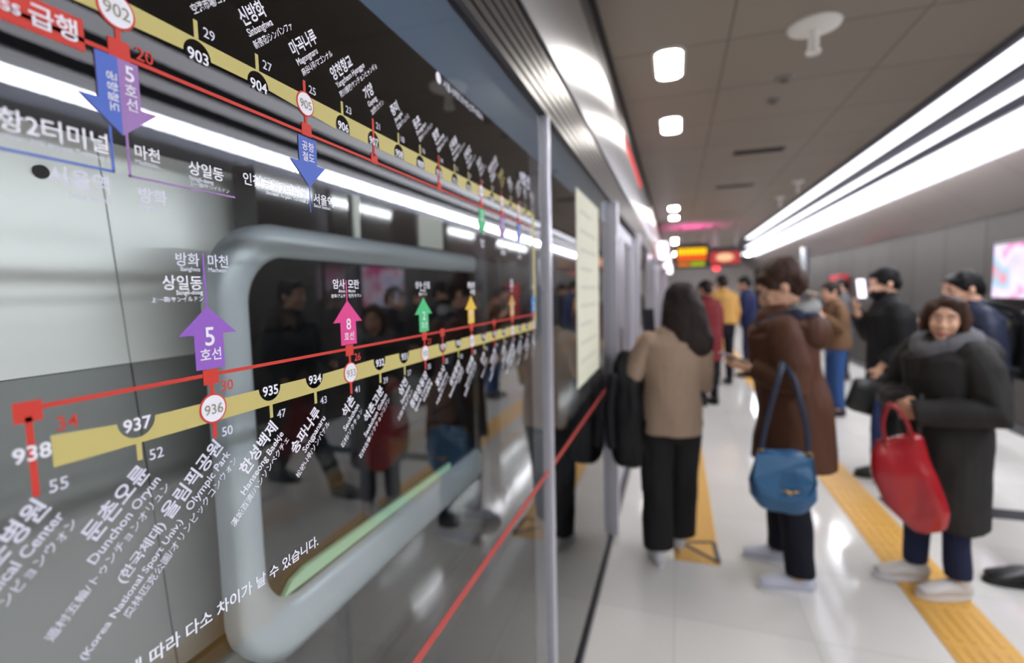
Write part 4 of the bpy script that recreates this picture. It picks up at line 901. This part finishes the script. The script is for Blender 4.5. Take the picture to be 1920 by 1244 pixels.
# man in black with a mask
def black_extra(root, s, T, hc, M):
    P = lambda x, y, z: hc + M @ V((x, y, z)) * s
    bb = bm_new(); ell(bb, P(0, .072, -.066), (.060 * s, .052 * s, .052 * s), M); ell(bb, P(0, .045, -.07), (.068 * s, .05 * s, .042 * s), M); build('face_mask', bb, cloth('black_mask', (16, 16, 18)), root, smooth=True)
person('person in black coat and black face mask holding a phone before the face', (1.70, 4.80, 0), 90, 1.70,
       dict(mat=cloth('black_coat', (24, 24, 26), .75), hem=.55, bulk=.048, deep=1.25, flare=.004, sleeve=.076, collar=.09, rough=.012),
       dict(mat=cloth('black_trousers', (20, 20, 23)), r=(.088, .068, .060)), (s_black, s_dsole, 1.1), dict(style='short', mat=h_black), lean=.06,
       head=(0, .085, 1.60), hy=(0, 18, 0), arms={'L': ((-.225, .0, 1.10), (-.20, .15, .94), (.1, .35, -1), (.9, 0, .1), (0, 1, 0), (45, 60, 40)), 'R': ((.20, .12, 1.16), (.06, .25, 1.36), (-.1, .25, 1), (0, -1, .2), (-1, 0, 0), (30, 40, 30))},
       feet={'L': (-.10, .08, 0, 4, .03), 'R': (.10, -.10, 0, -4)}, face='masked', seed=4, extra=black_extra)
phone('bright phone held up in front of the masked face of the person in black', (1.455, 4.80, 1.56), 28, -10, emit('phone_bright', (238, 232, 255), 1.6), (.085, .010, .17))
def briefcase():
    r = empty('briefcase', (1.44, 4.60, .56)); r.rotation_euler = (0, math.radians(14), 0); tag(r, 'black briefcase carried by the masked person in black', 'bag')
    m = mat('black_leather', (18, 18, 20), .4, bump=.15, scale=30)
    bb = bm_new(); sack(bb, [(0, 0, .02, .135, .04), (0, 0, .05, .14, .046), (0, 0, .22, .135, .042), (0, 0, .255, .13, .03)], .45); remesh('case_body', bb, m, r, .006, 3, .004, 10)
    bb = bm_new(); tube(bb, smoothpts([(-.05, 0, .25), (-.045, 0, .31), (0, 0, .33), (.045, 0, .31), (.05, 0, .25)]), .008, (0, 1, 0), 10); build('handle', bb, m, r, smooth=True)
    bb = bm_new(); strap(bb, [(-.12, -.047, .2), (0, -.05, .2), (.12, -.047, .2)], .006, .003, (0, 0, 1)); build('trim_strip', bb, s_black, r)
briefcase()
umbrella('long navy closed umbrella standing beside the masked person in black', (1.50, 4.50, .002), .86, cloth('navy_canopy', (30, 42, 78), .6), rmax=.040)

# navy padded jacket and black backpack
person('person in navy padded jacket with black backpack behind the red tote carrier', (2.08, 4.42, 0), 84, 1.66,
       dict(mat=cloth('navy_padded', (34, 40, 60), .6, .3, 22), hem=.62, bulk=.055, deep=1.1, sleeve=.080, hood=False, collar=.06, rough=.014),
       dict(mat=cloth('dark_navy', (22, 25, 40)), r=(.088, .070, .062)), (mat('shoe_slate', (74, 72, 80), .5), s_dsole, 1.05), dict(style='short', mat=h_black), lean=.05,
       head=(0, .10, 1.585), hy=(4, 22, 0), arms={'L': ((-.245, .0, 1.11), (-.15, .19, 1.02)), 'R': ((.245, .0, 1.11), (.15, .20, 1.05))}, feet={'L': (-.10, .04, 0), 'R': (.10, -.04, 0)}, face=True, seed=5)
def backpack(label, loc, yaw, m):
    r = empty('backpack', loc, math.radians(yaw)); tag(r, label, 'backpack')
    bb = bm_new(); sack(bb, [(0, 0, .02, .12, .07), (0, 0, .06, .14, .085), (0, 0, .26, .14, .085), (0, .01, .38, .125, .07), (0, .02, .43, .09, .045)], .6); remesh('pack_body', bb, m, r, .007, 3, .006, 12)
    bb = bm_new(); sack(bb, [(0, -.085, .04, .105, .035), (0, -.088, .18, .105, .04), (0, -.08, .21, .09, .025)], .6); remesh('front_pocket', bb, m, r, .007, 2)
    for q in (-1, 1):
        bb = bm_new(); strap(bb, smoothpts([(.08 * q, .05, .41), (.11 * q, .14, .49), (.12 * q, .28, .51), (.125 * q, .42, .42), (.13 * q, .47, .28), (.19 * q, .38, .14), (.20 * q, .22, .08), (.13 * q, .08, .06)]), .022, .006, (1, 0, 0)); build('shoulder_strap', bb, m, r, smooth=True)
backpack('black backpack on the back of the person in the navy padded jacket', (2.345, 4.41, .92), 84, cloth('black_pack', (22, 22, 25), .7))

# person striding in from the right edge, only a black shoe in view
person('person in dark clothes striding in from the right edge, black shoe in view', (2.20, 3.22, 0), 88, 1.72,
       dict(mat=cloth('black_jacket', (26, 26, 30), .7), hem=.72, bulk=.036, sleeve=.066, collar=.05), dict(mat=cloth('black_slacks', (20, 20, 22)), r=(.088, .068, .06)), (s_black, s_dsole, 1.12), dict(style='short', mat=h_black), lean=.0,
       arms={'L': ((-.22, -.05, 1.12), (-.20, .08, .92)), 'R': ((.22, .05, 1.12), (.20, .22, 1.0))}, feet={'L': (-.06, .42, 0, 4, .02), 'R': (.08, -.30, 0, -4, .10)}, seed=6, face=True)

# the crowd farther down the platform
m_must = cloth('mustard', (196, 150, 84), .8)
def far_person(label, x, y, yaw, H, top, topm, legm, hairm=None, sh=None, style='short', hem=.62, seed=0, bulk=.03, lean=.05, pitch=15, arms=None, feet=None):
    return person(label, (x, y, 0), yaw, H, dict(mat=topm, hem=hem, bulk=bulk, sleeve=.066, collar=.06, rough=.010, name=top), dict(mat=legm), (sh or s_black, s_dsole), dict(style=style, mat=hairm or h_black), lean=lean, head=(0, .03 + lean * 1.2, 1.59), hy=(0, pitch, 0), arms=arms, feet=feet, voxel=.010, seed=seed, face=True)
d_bl = cloth('far_black', (26, 26, 30)); d_nv = cloth('far_navy', (34, 40, 74)); d_tr = cloth('far_trousers', (24, 25, 32)); d_jn = cloth('far_jeans', (52, 84, 138)); d_gr = cloth('far_grey', (92, 90, 92)); d_rd = cloth('far_maroon', (116, 42, 46)); d_br = cloth('far_brown', (112, 84, 62)); d_be = cloth('far_beige', (176, 164, 146))
hold = {'L': ((-.22, .05, 1.12), (-.06, .26, 1.20), (.4, .9, .1), (.1, 0, 1)), 'R': ((.22, .05, 1.12), (.06, .26, 1.20), (-.4, .9, .1), (-.1, 0, 1))}
far_person('person in mustard coat and dark skirt length trousers standing far down by the doors', .74, 8.7, 20, 1.78, 'coat', m_must, d_tr, h_dark, seed=11, hem=.95)
far_person('person in navy jacket and navy trousers beside the mustard coat', 1.22, 9.5, 70, 1.76, 'jacket', d_nv, d_nv, seed=12, hem=.88, arms=hold)
far_person('person in maroon coat half hidden behind the long dark hair', .42, 7.1, 40, 1.68, 'coat', d_rd, d_tr, h_dark, seed=13)
far_person('person in brown jacket and blue jeans behind the brown coat', 1.86, 6.9, 100, 1.62, 'jacket', d_br, d_jn, h_dark, seed=14, hem=.86, arms={'R': ((.20, .12, 1.16), (.06, .26, 1.38), (-.1, .25, 1), (0, -1, .2)), 'L': ((-.24, .05, 1.12), (-.12, .24, 1.30))})
phone('pale phone held up by the person in the brown jacket', (1.58, 6.90, 1.50), 60, -75, emit('phone_warm', (236, 214, 188), .8), (.085, .01, .17))
far_person('person in black coat with dark hair farthest right, near the wall', 2.78, 6.2, 95, 1.66, 'coat', d_bl, d_tr, seed=15, arms=hold)
far_person('person in grey coat standing near the red wall cabinet', 2.7, 9.6, 80, 1.68, 'coat', d_gr, d_tr, seed=16)
far_person('person in black jacket in the gap right of the navy jacket, far away', 1.62, 10.2, 60, 1.72, 'jacket', d_bl, d_tr, seed=17, hem=.85)
far_person('person in beige jacket deep in the crowd under the light trough', 2.0, 11.8, 90, 1.66, 'jacket', d_be, d_tr, h_brown, seed=18, hem=.85)
far_person('person in dark coat at the far end under the departure board', .25, 12.8, 10, 1.72, 'coat', d_bl, d_tr, seed=19)
far_person('person in grey jacket at the far end under the red hanging sign', .95, 14.6, 170, 1.72, 'jacket', d_gr, d_tr, seed=20, hem=.85)
far_person('person in navy coat deep in the crowd near the right wall', 2.5, 13.5, 90, 1.70, 'coat', d_nv, d_tr, seed=21)
far_person('person in maroon jacket far off between the crowd and the screen doors', .10, 9.6, 15, 1.64, 'jacket', d_rd, d_tr, h_dark, seed=22, hem=.85, style='bob')
